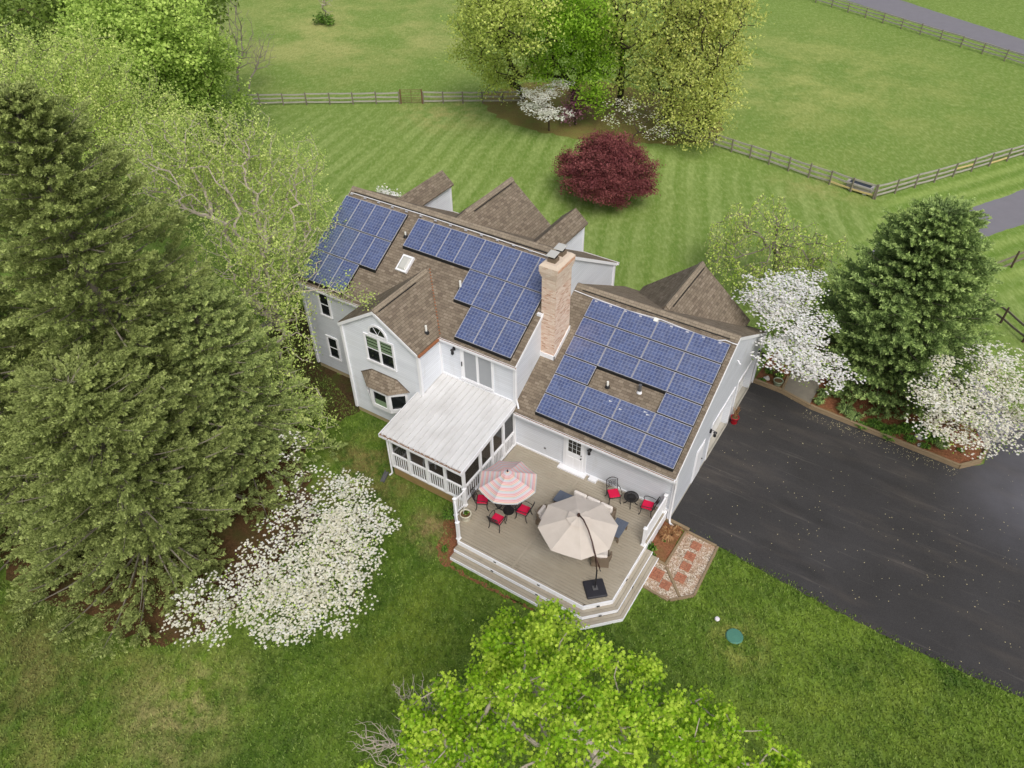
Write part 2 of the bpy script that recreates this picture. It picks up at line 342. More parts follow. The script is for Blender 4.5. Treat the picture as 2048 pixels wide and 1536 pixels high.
plain('black_metal', srgb(30, 30, 33), .42, 0, .15, 8, .5); plain('black_cast', srgb(30, 28, 28), .5, 0, .2, 10)
plain('black_skirt', srgb(20, 20, 20), .6, 0, .1, 5); plain('panel_frame', srgb(188, 188, 194), .4, .3, .05, 3)
plain('red_cushion', srgb(206, 30, 72), .85, 0, .1, 6, .2, .2); plain('cream_fabric', srgb(222, 215, 208), .9, 0, .05, 4, .2, .3)
plain('wicker', srgb(118, 104, 88), .8, 0, .2, 25, .3, .6); plain('slate_top', srgb(88, 96, 110), .5, 0, .2, 6)
plain('bronze', srgb(74, 50, 42), .4, .3, .15, 5); plain('base_plastic', srgb(44, 44, 50), .5, 0, .2, 6); plain('zinc', srgb(120, 120, 122), .4, .5, .15, 6)
plain('gutter_debris', srgb(138, 112, 90), .95, 0, .35, 14, .1, 1.); plain('copper_flash', srgb(150, 96, 62), .6, 0, .3, 12)
plain('clay', srgb(196, 146, 112), .8, 0, .2, 8); plain('concrete', srgb(170, 166, 156), .9, 0, .12, 5); plain('walk_concrete', srgb(130, 124, 112), .9, 0, .2, 3)
plain('cap_mortar', srgb(206, 190, 172), .9, 0, .12, 6); plain('vent_pvc', srgb(232, 232, 226), .4, 0, .05, 6); plain('skylight_dome', srgb(188, 188, 182), .25, 0, .06, 3, .5)
plain('stone_pot', srgb(206, 202, 184), .8, 0, .1, 6); plain('soil', srgb(92, 72, 44), .95, 0, .35, 16); plain('red_glaze', srgb(150, 16, 30), .2, 0, .2, 4, .6)
plain('celadon', srgb(150, 164, 138), .35, 0, .12, 4, .5); plain('green_lid', srgb(72, 124, 106), .6, 0, .12, 5); plain('white_cap', srgb(226, 222, 226), .5, 0, .05, 4)
plain('petal', srgb(206, 196, 150), .9, 0, .2, 20); plain('rust_gate', srgb(120, 92, 66), .7, .2, .25, 9); plain('trough_stone', srgb(168, 164, 160), .8, 0, .15, 9)
plain('rock', srgb(204, 200, 196), .85, 0, .15, 8); plain('rug', srgb(104, 94, 78), .95, 0, .3, 7); plain('porch_floor', srgb(158, 142, 124), .8, 0, .15, 4); plain('garage_door', srgb(226, 226, 224), .5, 0, .04, 2)
plain('grey_plastic', srgb(96, 96, 98), .6, 0, .1, 5)
def m_screen():
    t = NT('insect_screen'); t.col(srgb(44, 42, 40), .8)
    tr = t.n('ShaderNodeBsdfTransparent'); mx = t.n('ShaderNodeMixShader'); mx.inputs[0].default_value = .3
    t.t.links.new(tr.outputs[0], mx.inputs[1]); t.t.links.new(t.b.outputs[0], mx.inputs[2]); t.t.links.new(mx.outputs[0], t.o.inputs[0]); MT['insect_screen'] = t.m
m_screen()
def m_canopy():
    t = NT('striped_canvas'); u = t.sep(t.uv())            # u.x radial distance in m
    f = t.mth('FRACT', t.mth('DIVIDE', u[0], .235))
    P, Y, B, G_, W, V = srgb(206, 146, 146), srgb(214, 194, 176), srgb(186, 190, 194), srgb(156, 168, 158), srgb(206, 190, 188), srgb(196, 182, 188)
    c = t.ramp(f, [(0, W), (.1, P), (.22, Y), (.36, G_), (.42, B), (.66, V), (.84, P)], 'CONSTANT')
    t.col(t.mix(t.mr(t.noise(t.pos(), 3, 3), .3, .7, 0, .15), c, W), .9, 0, .1); MT['striped_canvas'] = t.m
    t = NT('ecru_canvas'); n = t.noise(t.map(t.uv(), (1, 1, 1)), 2.5, 4)
    c = t.mix(n, srgb(204, 194, 182), srgb(222, 213, 203))
    t.col(c, .9, 0, .1)
    tr = t.n('ShaderNodeBsdfTranslucent'); t.put(tr.inputs[0], c); mx = t.n('ShaderNodeMixShader'); mx.inputs[0].default_value = .15
    t.t.links.new(t.b.outputs[0], mx.inputs[1]); t.t.links.new(tr.outputs[0], mx.inputs[2]); t.t.links.new(mx.outputs[0], t.o.inputs[0])
    t.bump(t.noise(t.pos(), 4, 4), .4, .03); MT['ecru_canvas'] = t.m
m_canopy()

# ------------------------------------------------------------------ mesh helpers
COL = sc.collection
def tag(o, label=None, cat=None, group=None, kind=None):
    if label: o['label'] = label
    if cat: o['category'] = cat
    if group: o['group'] = group
    if kind: o['kind'] = kind
    return o
def thing(name, label, cat, loc=(0, 0, 0), rz=0., group=None):
    o = bpy.data.objects.new(name, None); COL.objects.link(o); o.location = loc; o.rotation_euler = (0, 0, rz)
    o.empty_display_size = .3
    return tag(o, label, cat, group)
class MB:
    def __init__(s): s.v = []; s.f = []; s.uvs = {}
    def add(s, vs, fs, uv=None):
        b = len(s.v); s.v += [tuple(map(float, x)) for x in vs]
        for i, f in enumerate(fs):
            if uv: s.uvs[len(s.f)] = uv[i]
            s.f.append(tuple(b+j for j in f))
        return s
    def box(s, x0, x1, y0, y1, z0, z1):
        v = [(x, y, z) for z in (z0, z1) for y in (y0, y1) for x in (x0, x1)]
        return s.add(v, [(0, 2, 3, 1), (4, 5, 7, 6), (0, 1, 5, 4), (2, 6, 7, 3), (0, 4, 6, 2), (1, 3, 7, 5)])
    def obox(s, c, size, rz=0, rx=0, ry=0):
        m = Matrix.Rotation(rz, 3, 'Z') @ Matrix.Rotation(ry, 3, 'Y') @ Matrix.Rotation(rx, 3, 'X')
        h = [x/2 for x in size]
        v = [Vector(c)+m @ Vector((x*h[0], y*h[1], z*h[2])) for z in (-1, 1) for y in (-1, 1) for x in (-1, 1)]
        return s.add(v, [(0, 2, 3, 1), (4, 5, 7, 6), (0, 1, 5, 4), (2, 6, 7, 3), (0, 4, 6, 2), (1, 3, 7, 5)])
    def hexa(s, lo, hi):   # two quads, same winding (ccw seen from above)
        return s.add(list(lo)+list(hi), [(3, 2, 1, 0), (4, 5, 6, 7), (0, 1, 5, 4), (1, 2, 6, 5), (2, 3, 7, 6), (3, 0, 4, 7)])
    def slab(s, top, th):  # polygon of top points, thickness down
        n = len(top); v = list(top)+[(x, y, z-th) for x, y, z in top]
        return s.add(v, [tuple(range(n)), tuple(range(2*n-1, n-1, -1))]+[(i, n+i, n+(i+1) % n, (i+1) % n) for i in range(n)])
    def prism(s, pts, a, b, ax):  # 2-D polygon extruded along axis
        def P(p, q): return {'x': (q, p[0], p[1]), 'y': (p[0], q, p[1]), 'z': (p[0], p[1], q)}[ax]
        n = len(pts); v = [P(p, a) for p in pts]+[P(p, b) for p in pts]
        return s.add(v, [tuple(range(n-1, -1, -1)), tuple(range(n, 2*n))]+[(i, (i+1) % n, n+(i+1) % n, n+i) for i in range(n)])
    def tube(s, pts, r, n=6, cap=True):
        pts = [Vector(p) for p in pts]; rr = r if isinstance(r, (list, tuple)) else [r]*len(pts)
        b = len(s.v); up0 = None
        for i, p in enumerate(pts):
            d = (pts[min(i+1, len(pts)-1)]-pts[max(i-1, 0)]).normalized()
            ref = Vector((0, 0, 1)) if abs(d.z) < .9 else Vector((1, 0, 0))
            u = d.cross(ref).normalized(); w_ = d.cross(u)
            if up0 is not None and u.dot(up0) < 0: u = -u; w_ = -w_
            up0 = u
            for k in range(n):
                a = 2*math.pi*k/n; s.v.append(tuple(p+(u*math.cos(a)+w_*math.sin(a))*rr[i]))
        for i in range(len(pts)-1):
            for k in range(n):
                s.f.append((b+i*n+k, b+i*n+(k+1) % n, b+(i+1)*n+(k+1) % n, b+(i+1)*n+k))
        if cap:
            s.f.append(tuple(b+k for k in range(n-1, -1, -1))); s.f.append(tuple(b+(len(pts)-1)*n+k for k in range(n)))
        return s
    def lathe(s, prof, c=(0, 0, 0), n=16, cap=True):
        b = len(s.v)
        for r, z in prof:
            for k in range(n):
                a = 2*math.pi*k/n; s.v.append((c[0]+r*math.cos(a), c[1]+r*math.sin(a), c[2]+z))
        for i in range(len(prof)-1):
            for k in range(n): s.f.append((b+i*n+k, b+i*n+(k+1) % n, b+(i+1)*n+(k+1) % n, b+(i+1)*n+k))
        if cap:
            s.f.append(tuple(b+k for k in range(n-1, -1, -1))); s.f.append(tuple(b+(len(prof)-1)*n+k for k in range(n)))
        return s
    def build(s, name, mat, parent=None, world=False, smooth=False, bevel=0, label=None):
        me = bpy.data.meshes.new(name); vs = s.v
        if world and parent is not None:
            p = parent; off = Vector((0, 0, 0))
            while p is not None: off += p.location; p = p.parent
            vs = [(x-off.x, y-off.y, z-off.z) for x, y, z in vs]
        me.from_pydata(vs, [], s.f); me.update()
        uvl = me.uv_layers.new(name='UVMap')
        for pl in me.polygons:
            n = pl.normal
            if abs(n.z) > .999: u = Vector((1, 0, 0)); v = Vector((0, 1, 0))
            else: u = Vector((0, 0, 1)).cross(n).normalized(); v = n.cross(u)
            cu = s.uvs.get(pl.index)
            for j, li in enumerate(pl.loop_indices):
                if cu: uvl.data[li].uv = cu[j]
                else:
                    co = Vector(s.v[me.loops[li].vertex_index]); uvl.data[li].uv = (co.dot(u), co.dot(v))
            if smooth: pl.use_smooth = True
        me.materials.append(MT[mat]); o = bpy.data.objects.new(name, me); COL.objects.link(o); o.parent = parent
        if bevel:
            b = o.modifiers.new('bevel', 'BEVEL'); b.width = bevel; b.segments = 2; b.limit_method = 'ANGLE'
        if label: o['label'] = label
        return o
def dup(root, loc, rz, label=None, group=None):
    r = root.copy(); COL.objects.link(r); r.location = loc; r.rotation_euler = (0, 0, rz)
    if label: r['label'] = label
    if group: r['group'] = group
    for ch in list(root.children):
        c = ch.copy(); COL.objects.link(c); c.parent = r
        for g in ch.children:
            d = g.copy(); COL.objects.link(d); d.parent = c
    return r
def npmesh(name, V, nper, mat, parent=None, tone=None, off=None):
    """V: (k*nper,3) vertices, faces of nper consecutive vertices"""
    V = np.asarray(V, dtype=np.float32)
    if off is not None: V = V-np.asarray(off, dtype=np.float32)
    k = len(V)//nper; me = bpy.data.meshes.new(name)
    me.vertices.add(len(V)); me.vertices.foreach_set('co', V.ravel())
    me.loops.add(len(V)); me.loops.foreach_set('vertex_index', np.arange(len(V), dtype=np.int32))
    me.polygons.add(k); me.polygons.foreach_set('loop_start', np.arange(0, len(V), nper, dtype=np.int32))
    me.polygons.foreach_set('loop_total', np.full(k, nper, dtype=np.int32))
    me.update(calc_edges=True)
    if tone is not None:
        a = me.attributes.new('tone', 'FLOAT', 'FACE'); a.data.foreach_set('value', np.asarray(tone, dtype=np.float32))
    me.materials.append(MT[mat]); o = bpy.data.objects.new(name, me); COL.objects.link(o); o.parent = parent
    return o

# ------------------------------------------------------------------ ground, roads, beds
rng = np.random.default_rng(7); rnd = random.Random(5)
def struct(o): o['kind'] = 'structure'; return o
def sheet(name, pts, z, mat, wob=0., step=.5):
    """flat polygon, its outline subdivided and roughened"""
    out = []
    n = len(pts)
    for i in range(n):
        a = np.array(pts[i], float); b = np.array(pts[(i+1) % n], float); L = np.linalg.norm(b-a); k = max(1, int(L/step))
        nr = np.array([-(b-a)[1], (b-a)[0]])/max(L, 1e-6)
        for j in range(k):
            q = a+(b-a)*j/k
            if wob and j: q = q+nr*rnd.uniform(-wob, wob)
            out.append((q[0], q[1], z))
    mb = MB(); mb.add(out, [tuple(range(len(out)))]); return struct(mb.build(name, mat))
g = MB(); g.add([(-600, -200, 0), (500, -200, 0), (500, 900, 0), (-600, 900, 0)], [(0, 1, 2, 3)]); struct(g.build('lawn', 'lawn'))
sheet('driveway', [(-.02, -.03), (2.45, -.16), (6., -.55), (9.9, -.85), (14.1, -.75), (22, -.6), (45, 0), (45, 16), (20, 17), (14, 17.5), (11.3, 12.2), (11.3, 11), (10.3, 10.0), (.02, 11.1)], .012, 'asphalt', .035, .25)
cl = [(13.5, 12.), (11., 14.2), (8.6, 16.6), (6.2, 19.5), (5.0, 23.), (4.1, 26.), (4.0, 28.6), (5.0, 31.2), (7.4, 35.2), (10.3, 40.), (14., 47.), (20., 60.)]
def ribbon(cl, w):
    L, Rr = [], []
    for i, p in enumerate(cl):
        a = np.array(cl[max(i-1, 0)]); b = np.array(cl[min(i+1, len(cl)-1)]); d = (b-a)/np.linalg.norm(b-a); n = np.array([-d[1], d[0]])
        L.append(tuple(np.array(p)+n*w/2)); Rr.append(tuple(np.array(p)-n*w/2))
    return Rr+L[::-1]
sheet('farm_lane', ribbon(cl, 3.3), .008, 'road_asphalt', .05, .5)
sheet('road', [(-40, 103.2), (-14.43, 88.09), (6.82, 75.59), (30, 62), (30, 68), (6.25, 81.53), (-8.54, 91.4), (-40, 112)], .01, 'road_asphalt', .06, 1)
sheet('leaf_bed', [(-36, 37.8), (-33.5, 35.6), (-31, 34.2), (-28, 33.6), (-25, 33.6), (-21.3, 34.4), (-17.5, 36.), (-13.9, 38.), (-12.5, 40), (-14, 44), (-20, 47), (-28, 47), (-34, 43)], .01, 'leaf_litter', .3, .5)
sheet('spruce_bed', [(-27, -15), (-23, -17.), (-21., -17.3), (-18.5, -17.0), (-16.2, -16.5), (-14., -15.9), (-13.2, -14.6), (-13., -12.), (-13.3, -9.5), (-14.6, -7.2), (-16.6, -5.6), (-19, -3.6), (-24, -2), (-28, -5)], .01, 'spruce_mulch', .3, .4)
sheet('side_bed', [(-22.5, -2.6), (-16.7, -2.9), (-16.4, -1.8), (-16.6, -.1), (-21, .1), (-23, 6), (-26, 5), (-25, -1)], .014, 'dark_mulch', .2, .3)
sheet('deck_bed', [(-8.7, -4.7), (-7.7, -4.4), (-6.8, -5.), (-6.9, -7.), (-4.6, -6.98), (-1.2, -6.9), (-4.6, -7.12), (-7.2, -7.15), (-7.9, -6.6), (-8.2, -5.6)], .01, 'red_mulch', .08, .2)
sheet('corner_mulch_bed', [(-.15, -.1), (.8, -.22), (.77, -2.2), (.1, -2.3), (-.2, -2.2)], .02, 'red_mulch', .02, .2)
sheet('gravel_path', [(.86, -.1), (2.3, -.2), (2.42, -.55), (2.42, -3.0), (1.66, -3.72), (.4, -3.66), (.42, -2.3), (.9, -2.2)], .016, 'gravel', .02, .2)
sheet('mulch_bed', [(.1, 11.05), (1.65, 10.98), (3.2, 10.55), (10.25, 10.12), (11.05, 10.95), (11.2, 12.1), (10.6, 13.2), (8.5, 14.2), (5.5, 18.4), (2.4, 18), (1.2, 14.8), (.2, 14.4)], .09, 'red_mulch', .02, .3)
sheet('front_walk', [(1.68, 10.9), (3.14, 10.55), (3.2, 12.2), (2.6, 14.6), (1.2, 14.9), (1.6, 12.4)], .13, 'walk_concrete', 0, 9)

# edging timbers and pavers
def beam(mb, a, b, w, z0, z1):
    a = np.array(a, float); b = np.array(b, float); d = (b-a)/np.linalg.norm(b-a); n = np.array([-d[1], d[0]])*w/2
    q = [a-n, b-n, b+n, a+n]
    return mb.hexa([(p[0], p[1], z0) for p in q], [(p[0], p[1], z1) for p in q])
e = thing('timber_edging', 'weathered timber edging round the mulch bed beside the driveway', 'edging', (5, 10.3, 0))
P = [(.08, 11.05), (1.6, 10.98), (3.2, 10.56), (10.3, 10.05), (11.1, 10.92), (11.28, 12.1)]
for a, b in zip(P[:-1], P[1:]):
    m = MB(); beam(m, a, b, .13, 0, .14); beam(m, tuple(np.array(a)+(.01, .012)), tuple(np.array(b)+(-.01, .012)), .125, .144, .25); m.build('timber', 'edging_timber', e, True, bevel=.008)
m = MB(); beam(m, (1.6, 11.1), (1.55, 12.3), .12, .02, .2); m.build('timber', 'edging_timber', e, True, bevel=.008)
e = thing('path_edging', 'thin timber edging framing the gravel stepping path', 'edging', (1.5, -2, 0))
P = [((.9, -.1), (.84, -2.22)), ((.86, -2.24), (.42, -2.2)), ((.88, -.13), (2.3, -.2)), ((2.36, -.2), (2.42, -3.)), ((2.4, -3.04), (1.68, -3.72)), ((1.62, -3.76), (.45, -3.68)), ((.92, -2.32), (1.95, -3.36))]
for a, b in P:
    m = MB(); beam(m, a, b, .1, .0, .075); m.build('timber', 'edging_timber', e, True, bevel=.006)
m = MB(); m.obox((.42, -.06, .1), (1.15, .14, .2), R_(-4)); tag(m.build('timber_stop', 'edging_timber', None, bevel=.01), 'short squared timber lying at the garage corner', 'timber')
pads = [(1.56, -.65, .42, 'brick stepping pad nearest the driveway'), (1.55, -1.29, .42, 'second brick stepping pad from the driveway'), (1.59, -1.87, .42, 'third brick stepping pad from the driveway'),
        (1.62, -2.5, .44, 'fourth brick stepping pad at the turn of the path'), (1.24, -3.14, .42, 'brick stepping pad at the lawn end of the path'), (.7, -2.86, .58, 'largest brick stepping pad beside the deck steps')]
for x, y, s_, lb in pads:
    m = MB(); k = rnd.uniform(-.06, .06)
    for i in range(2 if s_ < .5 else 3):
        for j in range(4):
            ww = s_/(2 if s_ < .5 else 3); m.obox((x-s_/2+ww*(i+.5), y-s_/2+s_/4*(j+.5), .03), (ww-.012, s_/4-.01, .05), k+rnd.uniform(-.02, .02))
    tag(m.build('stepping_pad', 'brick_paver', None), lb, 'paver', 'brick stepping pads in the gravel path')

# ------------------------------------------------------------------ house
H = thing('house', 'white sided house with brown shingle roofs, brick chimney and solar panels', 'house', (-8, 4, 0))
TM, TG = math.tan(R_(31.263)), math.tan(R_(30.931))
XL, XM, YM, YB_ = -20.77, -7.91, -.08, 9.55
mz = lambda y: 5.719+(min(y, 9.535-y)-YM)*TM if y <= 4.727 else 5.719+(9.535-y)*TM
gz = lambda y: 3.368+(y if y <= 5.511 else 11.022-y)*TG
# main block
m = MB(); m.prism([(YM, .3), (YB_, .3), (YB_, 5.6), (4.735, 8.52), (YM, 5.62)], XL, XM, 'x'); main = m.build('main_wall', 'siding', H, True)
m = MB(); m.box(XL+.04, XM-.02, YM+.04, YB_-.04, 0, .3); m.box(-16.51, -12.05, -1.66, 0, 0, .3); m.build('foundation', 'foundation', H, True)
m = MB(); m.prism([(-16.55, .3), (-12.01, .3), (-12.01, 5.62), (-14.28, 7.08), (-16.55, 5.62)], -1.7, 1.6, 'y'); m.build('wing_wall', 'siding', H, True)
# rear dormer walls
for xc, hw, zt, zr, y1 in [(-18.89, .58, 7.14, 7.86, 9.7), (-10.41, .58, 7.1, 7.86, 9.7), (-14.35, 3.1, 5.9, 8.46, 9.8)]:
    m = MB(); m.prism([(xc-hw, 3.), (xc+hw, 3.), (xc+hw, zt), (xc, zr), (xc-hw, zt)], 6., y1, 'y'); m.build('dormer_wall', 'siding', H, True)
    m = MB(); m.box(xc+hw, xc+hw+.03, y1-.1, y1+.02, 3.0, zt-.02); m.build('corner_board', 'white_trim', H, True)
# garage
m = MB(); m.prism([(0, 0), (11.02, 0), (11.02, 3.3), (5.511, 6.6), (0, 3.3)], XM, -.35, 'x')
m.prism([(0, .0), (4.35, 0), (4.35, 2.35), (7.2, 2.35), (7.2, 0), (7.8, 0), (7.8, 2.35), (10.4, 2.35), (10.4, 0), (11.02, 0), (11.02, 3.3), (5.511, 6.6), (0, 3.3)], -.35, 0, 'x')
m.build('garage_wall', 'siding', H, True)
m = MB(); m.prism([(-3.81-2.35, 0), (-3.81+2.35, 0), (-3.81+2.35, 3.95), (-3.81, 5.98), (-3.81-2.35, 3.95)], 8, 11.05, 'y'); m.build('gable_wall', 'siding', H, True)
# corner boards, bands
for x, y, z0, z1 in [(XL, YM, .3, 5.6), (XM, YM, 3., 5.6), (-16.55, -1.7, .3, 5.6), (-12.01, -1.7, .3, 5.6), (0, 0, .05, 3.25), (0, 11.02, 0, 3.25), (XM, YB_, 3.5, 5.6), (-12.01, YM-.02, 3.4, 5.6)]:
    m = MB(); m.box(x-.07, x+.07, y-.07, y+.07, z0, z1); m.build('corner_board', 'white_trim', H, True)

def roof(nm, quads, th=.11, mat='shingle', par=H, wmat=True):
    m = MB()
    for q in quads: m.slab(q, th)
    return m.build(nm, mat, par, True)
ex0, ex1 = XL-.1, XM+.09; ey = YM-.12
roof('main_roof', [[(ex0, ey, mz(ey)), (ex1, ey, mz(ey)), (ex1, 4.727, mz(4.727)), (ex0, 4.727, mz(4.727))],
                   [(ex0, 4.728, mz(4.727)), (ex1, 4.728, mz(4.727)), (ex1, 9.66, mz(9.66)), (ex0, 9.66, mz(9.66))]])
roof('garage_roof', [[(XM, -.38, gz(-.38)), (.07, -.38, gz(-.38)), (.07, 5.511, gz(5.511)), (XM, 5.511, gz(5.511))],
                     [(XM, 5.512, gz(5.511)), (.07, 5.512, gz(5.511)), (.07, 11.3, gz(11.3)), (XM, 11.3, gz(11.3))]])
# front wing roof
xm, zr = -14.28, 7.19; TB = math.tan(R_(32.833)); hw = 2.35
def wingq(s, y0, y1e, y1r, zr, hw, tb, xc): 
    q = [(xc, y0, zr), (xc+s*hw, y0, zr-hw*tb), (xc+s*hw, y1e, zr-hw*tb), (xc, y1r, zr)]
    return q if s < 0 else q[::-1]
roof('wing_roof', [wingq(-1, -1.82, .1, 2.6, zr, hw, TB, xm), wingq(1, -1.82, .1, 2.6, zr, hw, TB, xm)])
def rcross(nm, xc, zr, hw, tb, ye, yi):  # rear cross gable, ridge runs back to ye
    return roof(nm, [wingq(-1, ye, yi, yi, zr, hw, tb, xc)[::-1], wingq(1, ye, yi, yi, zr, hw, tb, xc)[::-1]], .09)
rcross('dormer_roof', -18.89, 8.0, .75, .86, 9.78, 5.6); rcross('dormer_roof', -10.41, 8.0, .75, .86, 9.78, 5.6)
rcross('rear_gable_roof', -14.35, 8.63, 3.35, .85, 9.86, 4.72); rcross('garage_gable_roof', -3.81, 6.17, 2.95, .835, 11.12, 5.9)
# ridge caps: low folded strip with a dark slot along its front edge
def ridge(a, b, wv, drop, ax):
    m = MB(); h = .05
    if ax == 'x': pr = [(-wv, -wv*drop+h), (0, h+.02), (wv, -wv*drop+h), (wv, -wv*drop-.02), (0, -.02), (-wv, -wv*drop-.02)]; c = [(a[1]+p, a[2]+q) for p, q in pr]; m.prism(c[::-1], a[0], b[0], 'x')
    else: pr = [(-wv, -wv*drop+h), (0, h+.02), (wv, -wv*drop+h), (wv, -wv*drop-.02), (0, -.02), (-wv, -wv*drop-.02)]; c = [(a[0]+p, a[2]+q) for p, q in pr]; m.prism(c[::-1], a[1], b[1], 'y')
    o = m.build('ridge_cap', 'ridge_shingle', H, True)
    return o
ridge((ex0, 4.727, mz(4.727)), (ex1, 0, 0), .2, TM, 'x'); ridge((XM+.05, 5.511, gz(5.511)), (.08, 0, 0), .2, TG, 'x')
ridge((xm, -1.84, zr), (0, 2.1, 0), .16, TB, 'y'); ridge((-14.35, 5.6, 8.63), (0, 9.88, 0), .18, .85, 'y'); ridge((-3.81, 6.6, 6.17), (0, 11.14, 0), .18, .835, 'y')
def slot(a, b, off, mat='black_skirt'):
    m = MB(); m.tube([a, b], .028, 5); m.build('ridge_vent', mat, H, True)
slot((ex0+.3, 4.5, mz(4.5)+.012), (ex1-.2, 4.5, mz(4.5)+.012), 0); slot((XM+.4, 5.29, gz(5.29)+.012), (-.3, 5.29, gz(5.29)+.012), 0)
slot((xm+.19, -1.6, zr-.19*TB+.01), (xm+.19, 1.1, zr-.19*TB+.01), 0); slot((-14.14, 6.1, 8.63-.21*.85+.01), (-14.14, 9.6, 8.63-.21*.85+.01), 0); slot((-3.6, 7.0, 6.17-.21*.835+.01), (-3.6, 10.9, 6.17-.21*.835+.01), 0)
# rake boards and gutters
def rake(pts, w=.03, h=.17, ax='x'):
    m = MB()
    for a, b in zip(pts[:-1], pts[1:]):
        if ax == 'x': m.hexa([(a[0], a[1], a[2]-h), (a[0]+w, a[1], a[2]-h), (b[0]+w, b[1], b[2]-h), (b[0], b[1], b[2]-h)], [(a[0], a[1], a[2]), (a[0]+w, a[1], a[2]), (b[0]+w, b[1], b[2]), (b[0], b[1], b[2])])
        else: m.hexa([(a[0], a[1], a[2]-h), (a[0], a[1]-w, a[2]-h), (b[0], b[1]-w, b[2]-h), (b[0], b[1], b[2]-h)], [(a[0], a[1], a[2]), (a[0], a[1]-w, a[2]), (b[0], b[1]-w, b[2]), (b[0], b[1], b[2])])
    return m.build('rake_board', 'white_trim', H, True)
d = -.03
rake([(ex1+.001, ey, mz(ey)+d), (ex1+.001, 4.727, mz(4.727)+d), (ex1+.001, 9.66, mz(9.66)+d)]); rake([(ex0-.032, ey, mz(ey)+d), (ex0-.032, 4.727, mz(4.727)+d), (ex0-.032, 9.66, mz(9.66)+d)])
rake([(.072, -.38, gz(-.38)+d), (.072, 5.511, gz(5.511)+d), (.072, 11.3, gz(11.3)+d)])
rake([(xm-hw, -1.822, zr-hw*TB+d), (xm, -1.822, zr+d), (xm+hw, -1.822, zr-hw*TB+d)], ax='y')
def gutter(x0, x1, y, z, nm='gutter', mat='white_trim'):
    m = MB(); m.box(x0, x1, y-.11, y-.09, z-.12, z); m.box(x0, x1, y-.09, y, z-.12, z-.09); m.box(x0, x1, y-.01, y, z-.09, z); m.build(nm, mat, H, True)
    m = MB(); m.box(x0+.01, x1-.01, y-.088, y-.012, z-.088, z-.035); m.build('gutter_debris', 'gutter_debris', H, True)
gutter(ex0, -16.65, ey-.003, mz(ey)-.03); gutter(-11.9, ex1+.06, ey-.003, mz(ey)-.03); gutter(XM+.15, .12, -.383, gz(-.38)-.04); gutter(ex0, ex1+.1, 9.78, mz(9.66)-.03)
m = MB(); m.box(-11.93, -11.84, -1.8, -.2, 5.5, 5.6); m.build('gutter', 'copper_flash', H, True)
m = MB()
for k in range(22):
    t = k/21; x = -14.15+(-11.95+14.15)*t; y = 2.25+(-.1-2.25)*t; m.obox((x, y, mz(y)+.035), (.09, .06, .02), R_(-47))
m.build('valley_flashing', 'copper_flash', H, True)
# downspouts
m = MB(); m.tube([(-7.82, -.22, 5.5), (-7.82, -.17, 5.3), (-7.82, -.17, 3.75), (-7.72, -.2, 3.5), (-7.6, -.3, 3.32)], .045, 6); m.build('downspout', 'white_trim', H, True)
m = MB(); m.tube([(.06, -.42, 3.1), (.06, -.1, 2.9), (.06, -.09, .35), (.12, -.16, .12), (.3, -.2, .07)], .045, 6); m.build('downspout', 'white_trim', H, True)
# soffit shadow line trim under the eaves
m = MB(); m.box(XM, 0, -.03, 0, 3.02, 3.14); m.box(-12, XM, YM-.03, YM, 5.42, 5.52); m.build('frieze_board', 'white_trim', H, True)
m = MB(); m.box(XM, 0, -.04, 0, .645, .74); m.build('base_board', 'white_trim', H, True)
# garage doors
for y0, y1 in [(4.35, 7.2), (7.8, 10.4)]:
    m = MB(); dr = m.box(-.345, -.3, y0+.02, y1-.02, .01, 2.33)
    for r in range(4):
        for c in range(4):
            ww = (y1-y0-.04)/4; m.box(-.3, -.288, y0+.06+c*ww, y0+ww-.02+c*ww, .06+r*.57, .52+r*.57)
    m.build('garage_door', 'garage_door', H, True)
    m = MB(); m.box(0, .03, y0-.1, y0, 0, 2.45); m.box(0, .03, y1, y1+.1, 0, 2.45); m.box(0, .035, y0, y1, 2.35, 2.47); m.build('door_trim', 'white_trim', H, True)
    m = MB(); m.box(-.34, .05, y0+.01, y1-.01, .013, .03); m.build('door_sill', 'concrete', H, True)
m = MB(); m.box(0, .03, 2.5, 3.5, 0.04, 2.15); m.build('side_door', 'white_trim', H, True)
m = MB(); m.box(.03, .045, 2.6, 3.4, .12, 2.05); m.build('side_door_leaf', 'white_vinyl', H, True)
m = MB(); m.tube([(.05, 3.33, 1.05), (.1, 3.33, 1.05)], .03, 6); m.build('door_handle', 'black_metal', H, True)
m = MB(); m.box(-.001, .02, .1, 11, 0, .12); m.build('foundation_strip', 'concrete', H, True)

